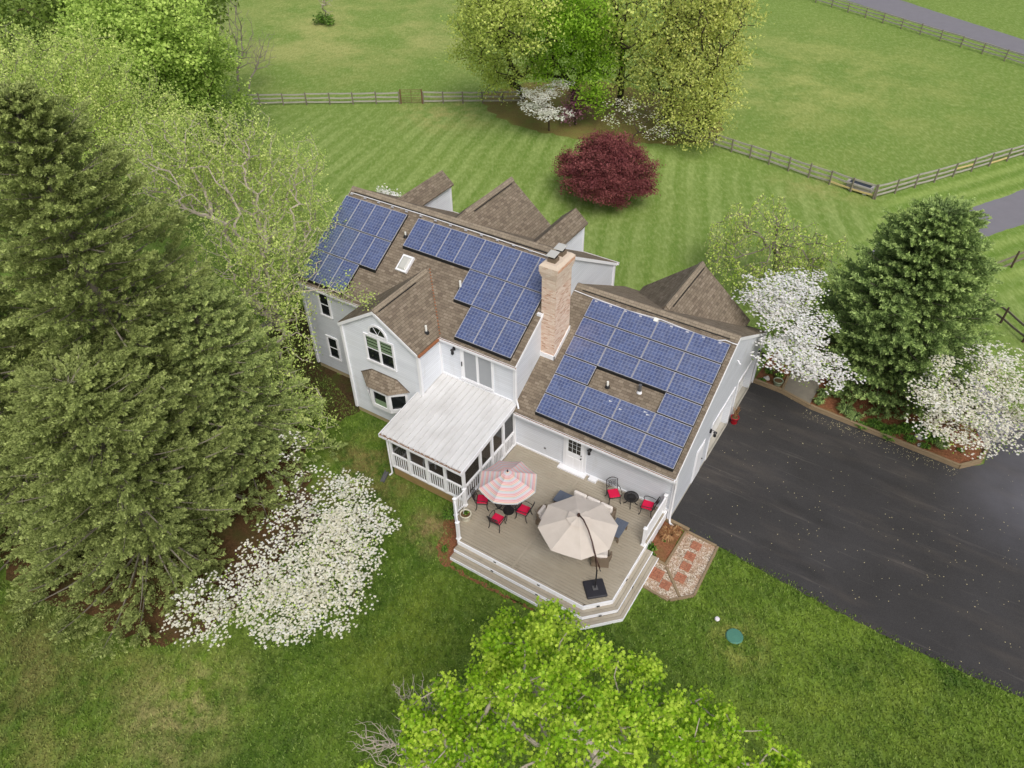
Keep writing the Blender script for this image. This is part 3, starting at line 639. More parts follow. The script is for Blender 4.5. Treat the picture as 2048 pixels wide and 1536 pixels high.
# windows on walls that face the deck side
def window(x0, x1, z0, z1, y, lights=2, blind=False, tw=.1):
    m = MB(); m.box(x0-tw, x1+tw, y-.05, y, z1, z1+tw); m.box(x0-tw, x1+tw, y-.08, y, z0-tw, z0); m.box(x0-tw, x0, y-.05, y, z0, z1); m.box(x1, x1+tw, y-.05, y, z0, z1)
    wdt = (x1-x0)/lights
    for k in range(1, lights): m.box(x0+wdt*k-.05, x0+wdt*k+.05, y-.05, y, z0, z1)
    fr = m.build('window', 'white_trim', H, True)
    m = MB(); m.box(x0, x1, y-.012, y-.002, z0, z1); m.build('pane', 'glass_dark', fr, True)
    m = MB()
    for k in range(lights):
        a = x0+wdt*k+(.05 if k else 0); b = x0+wdt*(k+1)-(.05 if k < lights-1 else 0)
        m.box(a, b, y-.03, y-.013, (z0+z1)/2-.02, (z0+z1)/2+.025); m.box(a, a+.03, y-.029, y-.013, z0, z1); m.box(b-.03, b, y-.029, y-.013, z0, z1)
    m.build('sash', 'white_trim', fr, True)
    if blind:
        m = MB()
        for k in range(lights):
            for j in range(4): m.box(x0+wdt*k+.07, x0+wdt*(k+1)-.07, y-.02, y-.0125, (z0+z1)/2+.06+j*.18, (z0+z1)/2+.17+j*.18)
        m.build('blind', 'blind', fr, True)
    return fr
window(-15.08, -13.5, 4.08, 5.5, -1.7, 2, True)
window(-19.62, -19.0, 1.2, 2.5, YM, 1); window(-19.6, -19.0, 4.0, 5.3, YM, 1)
# half-round window
m = MB(); cx, cz, r0, r1 = -14.28, 5.76, .46, .56
A = [math.pi*k/14 for k in range(15)]
for a, b in zip(A[:-1], A[1:]):
    m.hexa([(cx+r0*math.cos(a), -1.75, cz+r0*math.sin(a)), (cx+r1*math.cos(a), -1.75, cz+r1*math.sin(a)), (cx+r1*math.cos(b), -1.75, cz+r1*math.sin(b)), (cx+r0*math.cos(b), -1.75, cz+r0*math.sin(b))],
           [(cx+r0*math.cos(a), -1.7, cz+r0*math.sin(a)), (cx+r1*math.cos(a), -1.7, cz+r1*math.sin(a)), (cx+r1*math.cos(b), -1.7, cz+r1*math.sin(b)), (cx+r0*math.cos(b), -1.7, cz+r0*math.sin(b))])
m.box(cx-r1, cx+r1, -1.75, -1.7, cz-.1, cz); fr = m.build('arched_window', 'white_trim', H, True)
m = MB(); m.prism([(cx+r0*math.cos(a), cz+r0*math.sin(a)) for a in A], -1.715, -1.702, 'y'); m.build('pane', 'glass_dark', fr, True)
m = MB()
for a in (60, 120): m.tube([(cx, -1.72, cz), (cx+r0*math.cos(R_(a)), -1.72, cz+r0*math.sin(R_(a)))], .012, 4)
m.build('muntin', 'white_trim', fr, True)
# bay window: polygon plan, sloped hip roof
bp = [(-15.6, -1.7), (-14.75, -2.3), (-13.65, -2.3), (-12.95, -1.7)]
by = thing('bay_window', None, None, (-14.3, -1.7, 0)); by.parent = H; by.location = (-14.3+8, -1.7-4, 0); del_ = None
def off(p, d_): c = (-14.28, -1.0); v = np.array(p)-c; L = np.linalg.norm(v); q = np.array(c)+v*(L+d_)/L; return (q[0], min(q[1], -1.7) if p[1] > -1.75 else q[1])
z0, z1 = 1.78, 2.85
m = MB(); m.prism(bp, 1.62, z0, 'z'); m.prism(bp, 2.8, 2.93, 'z')
for a, b in zip(bp[:-1], bp[1:]):
    beam(m, a, (a[0]+(b[0]-a[0])*.14, a[1]+(b[1]-a[1])*.14), .07, z0, 2.8); beam(m, (a[0]+(b[0]-a[0])*.86, a[1]+(b[1]-a[1])*.86), b, .07, z0, 2.8)
    beam(m, a, b, .05, z0, z0+.1); beam(m, a, b, .05, 2.7, 2.8)
m.build('bay_frame', 'white_trim', by, True)
m = MB(); m.prism([(-15.5, -1.7), (-14.73, -2.27), (-13.67, -2.27), (-13.05, -1.7)], z0, 2.8, 'z'); m.build('pane', 'glass_dark', by, True)
m = MB(); m.box(-14.55, -13.85, -2.285, -2.272, z0+.1, z0+.42); m.build('sill_board', 'blind', by, True)
m = MB(); lo = [(-15.8, -1.7), (-14.82, -2.42), (-13.58, -2.42), (-12.78, -1.7)]; hi = [(-15.5, -1.7), (-14.95, -1.7), (-13.6, -1.7), (-13.1, -1.7)]
T = [(-15.8, -1.69, 2.93), (-14.85, -2.42, 2.93), (-13.55, -2.42, 2.93), (-12.8, -1.69, 2.93), (-15.05, -1.69, 3.4), (-13.5, -1.69, 3.4)]
m.add(T, [(0, 1, 4), (1, 2, 5, 4), (2, 3, 5), (0, 4, 5, 3), (3, 2, 1, 0)]); m.build('bay_roof', 'shingle', by, True)
m = MB(); m.tube([T[0], T[4], T[5], T[3]], .035, 5); m.build('flashing', 'dark_wood', by, True)
# patio door over the porch roof
m = MB(); x0, x1, z0, z1 = -10.86, -9.05, 3.55, 5.38; y = YM
m.box(x0, x1, y-.05, y, z1-.1, z1); m.box(x0, x1, y-.09, y, z0, z0+.12); m.box(x0, x0+.13, y-.05, y, z0+.12, z1-.1); m.box(x1-.1, x1, y-.05, y, z0+.12, z1-.1); m.box(-9.98, -9.86, y-.05, y, z0+.12, z1-.1); m.box(x0+.13, x0+.2, y-.04, y, z0+.12, z1-.1)
pd = m.build('patio_door', 'white_trim', H, True)
m = MB(); m.box(x0+.2, x1-.1, y-.02, y-.003, z0+.12, z1-.1); m.build('pane', 'glass_door', pd, True)
m = MB(); m.box(x0+.07, x0+.1, y-.1, y-.05, 4.35, 4.6); m.build('door_handle', 'black_metal', pd, True)
# deck door
m = MB(); m.box(-5.36, -4.2, -.05, 0, .64, 2.78); dd = m.build('back_door_frame', 'white_trim', H, True)
m = MB(); m.box(-5.22, -4.34, -.075, -.05, .7, 2.68)
for (a, b, c, e_) in [(-5.1, -4.82, .8, 1.45), (-4.74, -4.46, .8, 1.45)]: m.box(a, b, -.085, -.075, c, e_)
m.build('door_leaf', 'white_vinyl', dd, True)
m = MB()
for i in range(3):
    for j in range(3): m.box(-5.09+i*.215, -4.9+i*.215, -.082, -.074, 1.78+j*.265, 2.02+j*.265)
m.build('pane', 'glass_dark', dd, True)
m = MB(); m.tube([(-4.42, -.08, 1.6), (-4.42, -.14, 1.6)], .035, 8); m.tube([(-4.42, -.08, 1.78), (-4.42, -.11, 1.78)], .03, 8); m.build('door_handle', 'black_metal', dd, True)
m = MB(); m.box(-5.5, -4.1, -.34, -.05, .642, .72); m.build('door_step', 'white_trim', dd, True)
# wall lanterns
def lantern(x, y, z, dx, dy):
    m = MB(); s = .055
    m.tube([(x, y, z), (x+dx*.12, y+dy*.12, z+.1), (x+dx*.18, y+dy*.18, z+.02)], .015, 5)
    m.lathe([(.02, .16), (.1, .08), (.06, .07), (.075, -.14), (.03, -.18), (.01, -.22)], (x+dx*.18, y+dy*.18, z-.08), 8); m.obox((x+dx*.01, y+dy*.01, z), (.1, .1, .2)); m.build('wall_lantern', 'black_metal', H, True)
lantern(-11.18, YM, 5.2, 0, -1); lantern(-4.0, 0, 2.45, 0, -1); lantern(0.02, 4.05, 2.2, 1.3, 0); lantern(.02, 10.78, 2.2, 1.3, 0)
m = MB(); m.lathe([(.04, 0), (.06, .03), (.02, .06)], (.05, 6.3, 4.75), 6); m.tube([(.03, 6.3, 4.75), (.2, 6.2, 4.7)], .03, 6); m.build('flood_light', 'white_trim', H, True)
m = MB(); m.box(-6.4, -6.3, -.03, 0, 1.15, 1.22); m.build('outlet_cover', 'zinc', H, True)

# chimney
cx0, cx1, cy0, cy1 = XM, -7.2, 2.15, 3.5
ch = MB().box(cx0, cx1, cy0, cy1, 3.9, 8.95).build('chimney', 'chimney_brick', H, True)
m = MB()
for i, (z0, z1, o_) in enumerate([(8.95, 9.07, .035), (9.07, 9.19, .07), (9.19, 9.31, .1), (9.31, 9.5, .1)]): m.box(cx0-o_, cx1+o_, cy0-o_, cy1+o_, z0+.0005, z1)
m.build('corbel', 'chimney_brick', ch, True)
m = MB(); a, b, c, e_ = cx0-.1, cx1+.1, cy0-.1, cy1+.1
m.hexa([(a, c, 9.5), (b, c, 9.5), (b, e_, 9.5), (a, e_, 9.5)], [(a+.12, c+.12, 9.62), (b-.12, c+.12, 9.62), (b-.12, e_-.12, 9.62), (a+.12, e_-.12, 9.62)]); m.build('crown', 'cap_mortar', ch, True)
m = MB()
m.box(b-.001, b+.015, c+.05, e_-.05, 9.36, 9.38); m.box(b-.001, b+.015, c+.05, e_-.05, 9.43, 9.45); m.build('corbel_line', 'clay', ch, True)
for yy in (2.5, 3.15):
    m = MB(); m.box(-7.75, -7.38, yy-.18, yy+.18, 9.6, 9.8); m.build('flue_tile', 'wicker', ch, True)
    m = MB(); m.box(-7.7, -7.43, yy-.13, yy+.13, 9.8, 9.92); m.build('flue_mesh', 'black_skirt', ch, True)
    m = MB(); m.obox((-7.6, yy, 9.95), (.42, .5, .035), R_(2), R_(3)); m.build('flue_cap', 'skylight_dome', ch, True, bevel=.01)
def flash(pts):
    m = MB()
    for (a, b) in zip(pts[:-1], pts[1:]): m.tube([a, b], .06, 4)
    m.build('base_flashing', 'white_trim', ch, True)
m = MB(); z_ = lambda y: gz(y)
m.hexa([(cx1, 2.1, gz(2.1)-.1), (cx1+.03, 2.1, gz(2.1)-.1), (cx1+.03, 3.55, gz(3.55)-.1), (cx1, 3.55, gz(3.55)-.1)], [(cx1, 2.1, gz(2.1)+.24), (cx1+.03, 2.1, gz(2.1)+.24), (cx1+.03, 3.55, gz(3.55)+.24), (cx1, 3.55, gz(3.55)+.24)])
m.hexa([(cx0, 2.1, gz(2.1)-.1), (cx1+.03, 2.1, gz(2.1)-.1), (cx1+.03, 2.148, gz(2.1)-.1), (cx0, 2.148, gz(2.1)-.1)], [(cx0, 2.1, gz(2.1)+.24), (cx1+.03, 2.1, gz(2.1)+.24), (cx1+.03, 2.148, gz(2.1)+.24), (cx0, 2.148, gz(2.1)+.24)])
m.build('base_flashing', 'white_trim', ch, True)
m = MB(); m.obox((-7.92, 2.02, 7.0), (.22, .14, .14)); m.build('junction_box', 'white_trim', H, True)
m = MB(); m.tube([(-7.86, 4.6, 8.1), (-7.86, 4.75, 6.2)], .015, 4); m.build('cable', 'black_metal', H, True)

# roof vents and skylight
def vent(x, y, zf, h=.34, r=.045, mat='vent_pvc', boot='black_metal'):
    z = zf(y); m = MB(); m.lathe([(r, 0), (r, h)], (x, y, z), 10); o = m.build('vent_pipe', mat, H, True)
    m = MB(); m.lathe([(.13, -.03), (.09, .07), (r+.01, .1)], (x, y, z), 10, False); m.build('boot', boot, o, True)
vent(-16.35, 3.3, mz, .25); vent(-12.15, 1.95, mz, .42, .055)
m = MB(); m.lathe([(.05, 0), (.05, .42)], (-12.35, -.55, 5.9), 8); o = m.build('vent_pipe', 'vent_pvc', H, True)
m = MB(); m.lathe([(.14, -.06), (.1, .06), (.06, .1)], (-12.35, -.55, 5.93), 8, False); m.build('boot', 'black_metal', o, True)
vent(-4.32, 1.9, gz, .3, .05); vent(-2.9, 2.15, gz, .42, .08, 'zinc', 'white_trim')
m = MB(); sk = lambda x, y, h: (x, y-h*.52, mz(y)+h*.86)
a = [(-15.85, 1.75), (-15.2, 1.75), (-15.2, 2.5), (-15.85, 2.5)]
m.hexa([sk(x, y, 0) for x, y in a], [sk(x, y, .13) for x, y in a]); o = m.build('skylight', 'white_trim', H, True)
m = MB(); b = [(-15.78, 1.82), (-15.27, 1.82), (-15.27, 2.43), (-15.78, 2.43)]; c = [(-15.7, 1.9), (-15.35, 1.9), (-15.35, 2.35), (-15.7, 2.35)]
m.hexa([sk(x, y, .131) for x, y in b], [sk(x, y, .2) for x, y in c]); m.build('dome', 'skylight_dome', o, True, bevel=.02)

# solar panels
def panel(x, s0, wd, hg, zf, y0, tanp, nx, ny):
    """x left edge, s0 slope distance of the lower edge from y0"""
    c, s = math.cos(math.atan(tanp)), math.sin(math.atan(tanp))
    def P(u, v, n): return (x+u, y0+(s0+v)*c-n*s, zf(y0)+(s0+v)*s+n*c)
    pr = thing('solar_panel', None, None); pr.parent = H
    o = Vector(P(wd/2, hg/2, .12)); pr.location = o-H.location
    m = MB(); fwd = .017
    for (u0, u1, v0, v1) in [(0, wd, 0, fwd), (0, wd, hg-fwd, hg), (0, fwd, fwd, hg-fwd), (wd-fwd, wd, fwd, hg-fwd)]:
        m.hexa([P(u0, v0, .085), P(u1, v0, .085), P(u1, v1, .085), P(u0, v1, .085)], [P(u0, v0, .125), P(u1, v0, .125), P(u1, v1, .125), P(u0, v1, .125)])
    m.build('frame', 'panel_frame', pr, True)
    m = MB(); m.hexa([P(-.018, -.018, .004), P(wd+.018, -.018, .004), P(wd+.018, hg+.018, .004), P(-.018, hg+.018, .004)], [P(-.018, -.018, .07), P(wd+.018, -.018, .07), P(wd+.018, hg+.018, .07), P(-.018, hg+.018, .07)]); m.build('gap_shade_sheet', 'black_skirt', pr, True)  # black sheet added underneath so the gaps between panels read as dark shade
    m = MB(); k = fwd
    q = [(k, k), (wd-k, k), (wd-k, hg-k), (k, hg-k)]
    of = rnd.randint(0, 90); uvq = [(of, of), (of+nx, of), (of+nx, of+ny), (of, of+ny)]
    m.add([P(u, v, .118) for u, v in q], [(0, 1, 2, 3)], [uvq]); m.add([P(u, v, .09) for u, v in q], [(3, 2, 1, 0)], [uvq]); m.build('cell_sheet', 'solar_cells', pr, True)
def skirt(x0, x1, s0, zf, y0, tanp):
    c, s = math.cos(math.atan(tanp)), math.sin(math.atan(tanp))
    def P(u, v, n): return (u, y0+v*c-n*s, zf(y0)+v*s+n*c)
    m = MB(); m.hexa([P(x0, s0-.12, .0), P(x1, s0-.12, .0), P(x1, s0-.02, .0), P(x0, s0-.02, .0)], [P(x0, s0-.05, .105), P(x1, s0-.05, .105), P(x1, s0-.02, .105), P(x0, s0-.02, .105)]); m.build('panel_skirt', 'black_skirt', H, True)
for j in range(6):
    for i in range(4):
        if j == 2 and i in (1, 2): continue
        panel(-6.806+i*1.665, .352+j*1.01, 1.645, .95, gz, -.383, TG, 10, 6)
skirt(-6.8, -.16, .352, gz, -.383, TG); skirt(-5.14, -1.83, .352+3.03, gz, -.383, TG)
A1, A2 = -20.837, -16.138
for r, (n1, a2, n2) in enumerate([(4, 0, 8), (4, 4, 4), (3, 5, 3)]):
    s0 = 5.196-1.66*(r+1)
    for i in range(n1): panel(A1+i, s0, .985, 1.61, mz, -.183, TM, 6, 10)
    for i in range(n2): panel(A2+a2+i, s0, .985, 1.61, mz, -.183, TM, 6, 10)
skirt(A1, A1+3, 5.196-4.98, mz, -.183, TM); skirt(A1+3, A1+4, 5.196-3.32, mz, -.183, TM); skirt(A2, A2+4, 5.196-1.66, mz, -.183, TM); skirt(A2+4, A2+5, 5.196-3.32, mz, -.183, TM); skirt(A2+5, A2+8, 5.196-4.98, mz, -.183, TM)
# conduit with brackets along the top of the arrays
def conduit(pts, br, zf, y):
    m = MB(); m.tube(pts, .022, 5); m.build('conduit', 'white_trim', H, True)
    m = MB()
    for x in br: m.obox((x, y, zf(y)+.1), (.13, .07, .08), 0, R_(30))
    m.build('conduit_bracket', 'panel_frame', H, True)
yc = 4.38; conduit([(-20.7, yc, mz(yc)+.09), (-16, yc+.02, mz(yc)+.1), (-12, yc-.01, mz(yc)+.09), (-8., yc-.1, mz(yc)+.06)], [-20.6+.9*i for i in range(14)], mz, 4.3)
yc = 5.12; conduit([(XM+.05, 5.15, gz(5.15)+.05), (-7.0, 5.1, gz(5.1)+.06), (-5, 5.02, gz(5.02)+.1), (-3.4, 5.1, gz(5.1)+.09), (-.9, 4.98, gz(4.98)+.09), (-.45, 5.15, gz(5.15)+.07), (-.1, 5.12, gz(5.12)+.08), (.1, 5.2, gz(5.2)-.02)], [-6.6+.75*i for i in range(9)], gz, 4.95)
m = MB(); m.obox((-3.62, 5.0, gz(5.)+.12), (.2, .18, .12), 0, R_(30)); m.build('junction_box', 'vent_pvc', H, True)
m = MB()
for x, y in [(-3.86, 1.35), (-3.3, 1.2), (-2.25, 1.45), (-2.1, 1.38)]: m.obox((x, y, gz(y)+.1), (.16, .06, .07), .3)
m.build('clamp', 'vent_pvc', H, True)

# ------------------------------------------------------------------ screened porch
PC = thing('screened_porch', 'screened porch with white metal roof and white balusters beside the deck', 'porch', (-10, -2.2, 0))
y0, y1, x0, x1 = -4.47, YM, -12.31, -7.82; za, zb = 2.87, 3.38; zp = lambda y: za+(y-y0)*(zb-za)/(y1-y0)
m = MB(); m.slab([(x0, y0, za), (x1, y0, za), (x1, y1, zb), (x0, y1, zb)], .05); rf = m.build('roof', 'porch_metal', PC, True)
m = MB()
k = 0
while x0+.02+k*.3 < x1:
    xx = x0+.02+k*.3; m.hexa([(xx, y0-.02, za), (xx+.035, y0-.02, za), (xx+.035, y1, zb), (xx, y1, zb)], [(xx+.01, y0-.02, za+.03), (xx+.025, y0-.02, za+.03), (xx+.025, y1, zb+.03), (xx+.01, y1, zb+.03)]); k += 1
m.build('roof_seam', 'porch_metal', rf, True)
m = MB(); m.box(x0, x1, y0-.13, y0-.11, za-.14, za-.01); m.box(x0, x1, y0-.11, y0-.02, za-.14, za-.11); m.box(x0, x1, y0-.02, y0, za-.16, za-.052); m.hexa([(x1-.02, y0-.1, za-.2), (x1+.02, y0-.1, za-.2), (x1+.02, y1, zb-.2), (x1-.02, y1, zb-.2)], [(x1-.02, y0-.1, za+.02), (x1+.02, y0-.1, za+.02), (x1+.02, y1, zb+.02), (x1-.02, y1, zb+.02)])
m.hexa([(x0-.03, y0-.1, za-.2), (x0, y0-.1, za-.2), (x0, y1, zb-.2), (x0-.03, y1, zb-.2)], [(x0-.03, y0-.1, za), (x0, y0-.1, za), (x0, y1, zb), (x0-.03, y1, zb)]); m.build('gutter', 'white_trim', PC, True)
m = MB()
for k in range(150):
    xx = x0+.05+rnd.random()*(x1-x0-.1); m.obox((xx, y0-.065+rnd.uniform(-.03, .03), za-.04+rnd.uniform(-.02, .03)), (rnd.uniform(.03, .1), rnd.uniform(.03, .07), .03), rnd.random()*3)
m.box(x0+.05, x1-.05, y0-.1, y0-.04, za-.1, za-.045); m.build('gutter_debris', 'gutter_debris', PC, True)
m = MB(); m.box(x0+.3, x1-.05, y1-.05, y1-.001, zb, zb+.08); m.build('wall_flashing', 'white_trim', PC, True)
xs = [-12.0, -10.97, -9.94, -8.95, -7.95]; ys = [-4.25, -2.97, -2.04, -1.1, -.14]
zt = 2.62
for x in xs: m = MB(); m.box(x-.06, x+.06, -4.31, -4.19, .66, zt+.06); m.build('post', 'white_vinyl', PC, True)
for y in ys[1:]: m = MB(); m.box(-8.01, -7.89, y-.06, y+.06, .66, min(zp(y)-.09, 3.2)); m.build('post', 'white_vinyl', PC, True)
m = MB(); m.box(-12.06, -7.89, -4.29, -4.2, zt+.06, zt+.2); m.box(-12.06, -7.89, -4.3, -4.2, .66, .76); m.box(-12.06, -7.89, -4.3, -4.22, 1.52, 1.6)
m.box(-8., -7.9, -4.19, -.08, .66, .76); m.box(-8., -7.9, -4.19, -.08, 1.52, 1.6); m.hexa([(-8, -4.19, zp(-4.19)-.27), (-7.9, -4.19, zp(-4.19)-.27), (-7.9, -.08, zp(-.08)-.27), (-8, -.08, zp(-.08)-.27)], [(-8, -4.19, zp(-4.19)-.08), (-7.9, -4.19, zp(-4.19)-.08), (-7.9, -.08, zp(-.08)-.08), (-8, -.08, zp(-.08)-.08)])
m.box(-12.06, -11.98, -4.19, -1.7, .66, .76); m.box(-12.06, -11.98, -4.19, -1.7, 1.52, 1.6)
m.build('rail', 'white_vinyl', PC, True)
m = MB()
for a, b in zip(xs[:-1], xs[1:]):
    n = 8
    for k in range(1, n): x = a+(b-a)*k/n; m.box(x-.018, x+.018, -4.285, -4.25, .76, 1.52)
for a, b in zip(ys[:-1], ys[1:]):
    n = 8
    for k in range(1, n): y = a+(b-a)*k/n; m.box(-7.95, -7.915, y-.018, y+.018, .76, 1.52)
for k in range(1, 20): y = -4.19+2.49*k/20; m.box(-12.05, -12.02, y-.018, y+.018, .76, 1.52)
m.build('baluster', 'white_vinyl', PC, True)
m = MB(); m.box(-12., -7.96, -4.235, -4.232, .7, zt+.06); m.box(-7.99, -7.987, -4.2, -.1, .7, 2.7); m.box(-12.0, -11.997, -4.2, -1.7, .7, 2.6); m.build('screen', 'insect_screen', PC, True)
m = MB(); m.box(-12.03, -7.93, -4.27, -.1, .56, .655); m.build('floor', 'porch_floor', PC, True)
m = MB(); m.box(-12.02, -7.95, -4.26, -4.22, .34, .56); m.box(-12.02, -7.95, -4.25, -4.21, .1, .335); m.box(-12.02, -11.98, -4.2, -1.75, .1, .56); m.build('skirt_board', 'skirt_wood', PC, True)
m = MB(); m.tube([(-12.12, -4.46, 2.7), (-12.12, -4.33, 2.5), (-12.12, -4.33, .2), (-12.22, -4.42, .08)], .045, 6); m.build('downspout', 'white_trim', PC, True)
m = MB(); m.obox((-12.38, -4.62, .04), (.22, .6, .06), R_(20)); m.obox((-12.47, -4.59, .09), (.03, .6, .06), R_(20)); m.obox((-12.27, -4.66, .09), (.03, .6, .06), R_(20)); tag(m.build('splash_block', 'grey_plastic'), 'grey splash block under the porch downspout on the grass', 'splash block')
# things inside the porch seen through the screens
m = MB(); m.box(-10.6, -8.5, -3.9, -1.6, .657, .667); tag(m.build('area_rug', 'rug'), 'dark patterned rug on the screened porch floor', 'rug')
t = thing('white_chair', 'white slatted chair seen through the porch screens', 'chair', (-10.6, -3.3, .66), R_(30))
m = MB(); m.box(-.3, .3, -.28, .28, .38, .43); m.build('seat', 'white_vinyl', t)
m = MB()
for k in range(5): m.box(-.28+k*.12, -.2+k*.12, .25, .29, .43, 1.05)
m.box(-.3, .3, .25, .29, 1.0, 1.08); m.build('backrest', 'white_vinyl', t)
for sx in (-1, 1):
    for sy in (-1, 1): m = MB(); m.box(sx*.27-.03, sx*.27+.03, sy*.25-.03, sy*.25+.03, 0, .38); m.build('leg', 'white_vinyl', t)

# ------------------------------------------------------------------ deck
DZ = .64
D = thing('deck', 'taupe board deck with white edges, railings and wraparound steps', 'deck', (-4, -3, 0))
outl = [(-7.88, 0), (-7.88, -5.12), (-7.0, -6.15), (-1.0, -6.15), (-.15, -5.3), (-.15, 0)]
def xr(y):
    a = -7.88 if y > -5.12 else -7.88+(-5.12-y)/1.03*.88
    b = -.15 if y > -5.3 else -.15-(-5.3-y)
    return a, b
m = MB(); y = -.002; XD = -4.32
while y-.1405 > -6.13:
    a, b = xr(y); a2, b2 = xr(y-.127)
    for (l, r, l2, r2) in [(a, XD-.075, a2, XD-.075), (XD+.075, b, XD+.075, b2)]:
        m.hexa([(l2, y-.127, DZ-.03), (r2, y-.127, DZ-.03), (r, y, DZ-.03), (l, y, DZ-.03)], [(l2, y-.127, DZ), (r2, y-.127, DZ), (r, y, DZ), (l, y, DZ)])
    y -= .1405
m.box(-6.95, XD-.07, -6.145, y-.01, DZ-.03, DZ); m.box(XD+.07, -1.02, -6.145, y-.01, DZ-.03, DZ); m.box(XD-.068, XD+.068, -6.13, -.002, DZ-.03, DZ+.001); m.build('floor', 'deck_board', D, True)
m = MB(); o_ = [(x, y) for x, y in outl]; m.prism(o_[::-1], .1, DZ-.05, 'z'); m.build('frame', 'dark_wood', D, True)
def edge(pts, w, z0, z1, nm, mat):
    m = MB()
    for a, b in zip(pts[:-1], pts[1:]): beam(m, a, b, w, z0, z1)
    return m.build(nm, mat, D, True)
fp = [(-6.98, -6.17), (-.99, -6.17), (-.13, -5.31), (-.13, -2.2)]
edge(fp, .05, .4, DZ+.008, 'fascia', 'white_vinyl')
edge([(-7.9, -4.3), (-7.9, -5.12), (-7.0, -6.15)], .04, .2, DZ+.004, 'fascia', 'white_vinyl'); edge([(-.13, -2.2), (-.13, -.05)], .04, .12, DZ+.004, 'fascia', 'white_vinyl')
def offp(d_): k = d_*math.tan(R_(22.5)); return [(-6.98, -6.17-d_), (-.99+k, -6.17-d_), (-.13+d_, -5.31-k), (-.13+d_, -2.2)]
for i, (d0, d1, z) in enumerate([(.02, .32, .43), (.32, .62, .215)]):
    a, b = offp(d0), offp(d1); m = MB()
    for k in range(3):
        q = [b[k], b[k+1], a[k+1], a[k]]
        for u0, u1 in ((0, .48), (.52, 1)):
            f = lambda p, q_, t: (p[0]+(q_[0]-p[0])*t, p[1]+(q_[1]-p[1])*t)
            r = [f(q[3], q[0], u1), f(q[2], q[1], u1), f(q[2], q[1], u0), f(q[3], q[0], u0)]
            m.hexa([(p[0], p[1], z-.03) for p in r], [(p[0], p[1], z) for p in r])
    m.build('step', 'deck_board', D, True)
    edge(offp(d1-.02), .03, z-.2, z-.032, 'riser', 'white_vinyl')
    edge(offp(d1+.005), .03, z-.03, z+.004, 'nosing', 'white_trim')
    m = MB(); m.box(-7.0, -6.96, -6.17-d1, -6.17-d0, z-.2, z-.031); m.box(-.13+d0, -.13+d1, -2.22, -2.18, z-.2, z-.031); m.build('step_side', 'white_vinyl', D, True)
for i, (x, d_, z) in enumerate([(-5.1, 0, .54), (-3., 0, .54), (-5.05, .3, .33), (-2.9, .3, .33)]):
    m = MB(); m.box(x-.06, x+.06, -6.17-d_-.045, -6.17-d_-.02, z-.02, z+.03); m.build('step_light', 'black_metal', D, True)
for (x, y, z, rz) in [(-.53, -5.77, .54, 45), (-.13, -4.1, .54, 90), (-.32, -5.98, .33, 45), (.18, -4.15, .33, 90)]:
    m = MB(); m.obox((x+.03*math.sin(R_(rz)), y-.03*math.cos(R_(rz)), z), (.12, .03, .05), R_(rz)); m.build('step_light', 'black_metal', D, True)
def post(x, y, h=1.08):
    m = MB(); m.box(x-.06, x+.06, y-.06, y+.06, DZ-.3, DZ+h); p = m.build('rail_post', 'white_vinyl', D, True)
    m = MB(); m.box(x-.085, x+.085, y-.085, y+.085, DZ, DZ+.07); m.build('post_base', 'white_vinyl', p, True)
    m = MB(); m.box(x-.08, x+.08, y-.08, y+.08, DZ+h, DZ+h+.03); m.hexa([(x-.06, y-.06, DZ+h+.03), (x+.06, y-.06, DZ+h+.03), (x+.06, y+.06, DZ+h+.03), (x-.06, y+.06, DZ+h+.03)], [(x-.02, y-.02, DZ+h+.08), (x+.02, y-.02, DZ+h+.08), (x+.02, y+.02, DZ+h+.08), (x-.02, y+.02, DZ+h+.08)]); m.build('post_cap', 'white_vinyl', p, True)
def railing(a, b):
    a = np.array(a, float); b = np.array(b, float); L = np.linalg.norm(b-a); m = MB(); beam(m, a, b, .06, DZ+.93, DZ+.99); beam(m, a, b, .05, DZ+.09, DZ+.14)
    r = m.build('railing', 'white_vinyl', D, True); m = MB(); n = int(L/.105)
    for k in range(1, n): q = a+(b-a)*k/n; m.obox((q[0], q[1], DZ+.535), (.035, .035, .79), math.atan2(b[1]-a[1], b[0]-a[0]))
    m.build('baluster', 'white_vinyl', r, True)
for p in [(-7.82, -4.42), (-7.86, -5.08), (-7.02, -6.06), (-.25, -2.24), (-.25, -.16)]: post(*p)
railing((-7.82, -4.48), (-7.86, -5.02)); railing((-7.82, -5.13), (-7.06, -6.0)); railing((-.25, -2.18), (-.25, -.22))

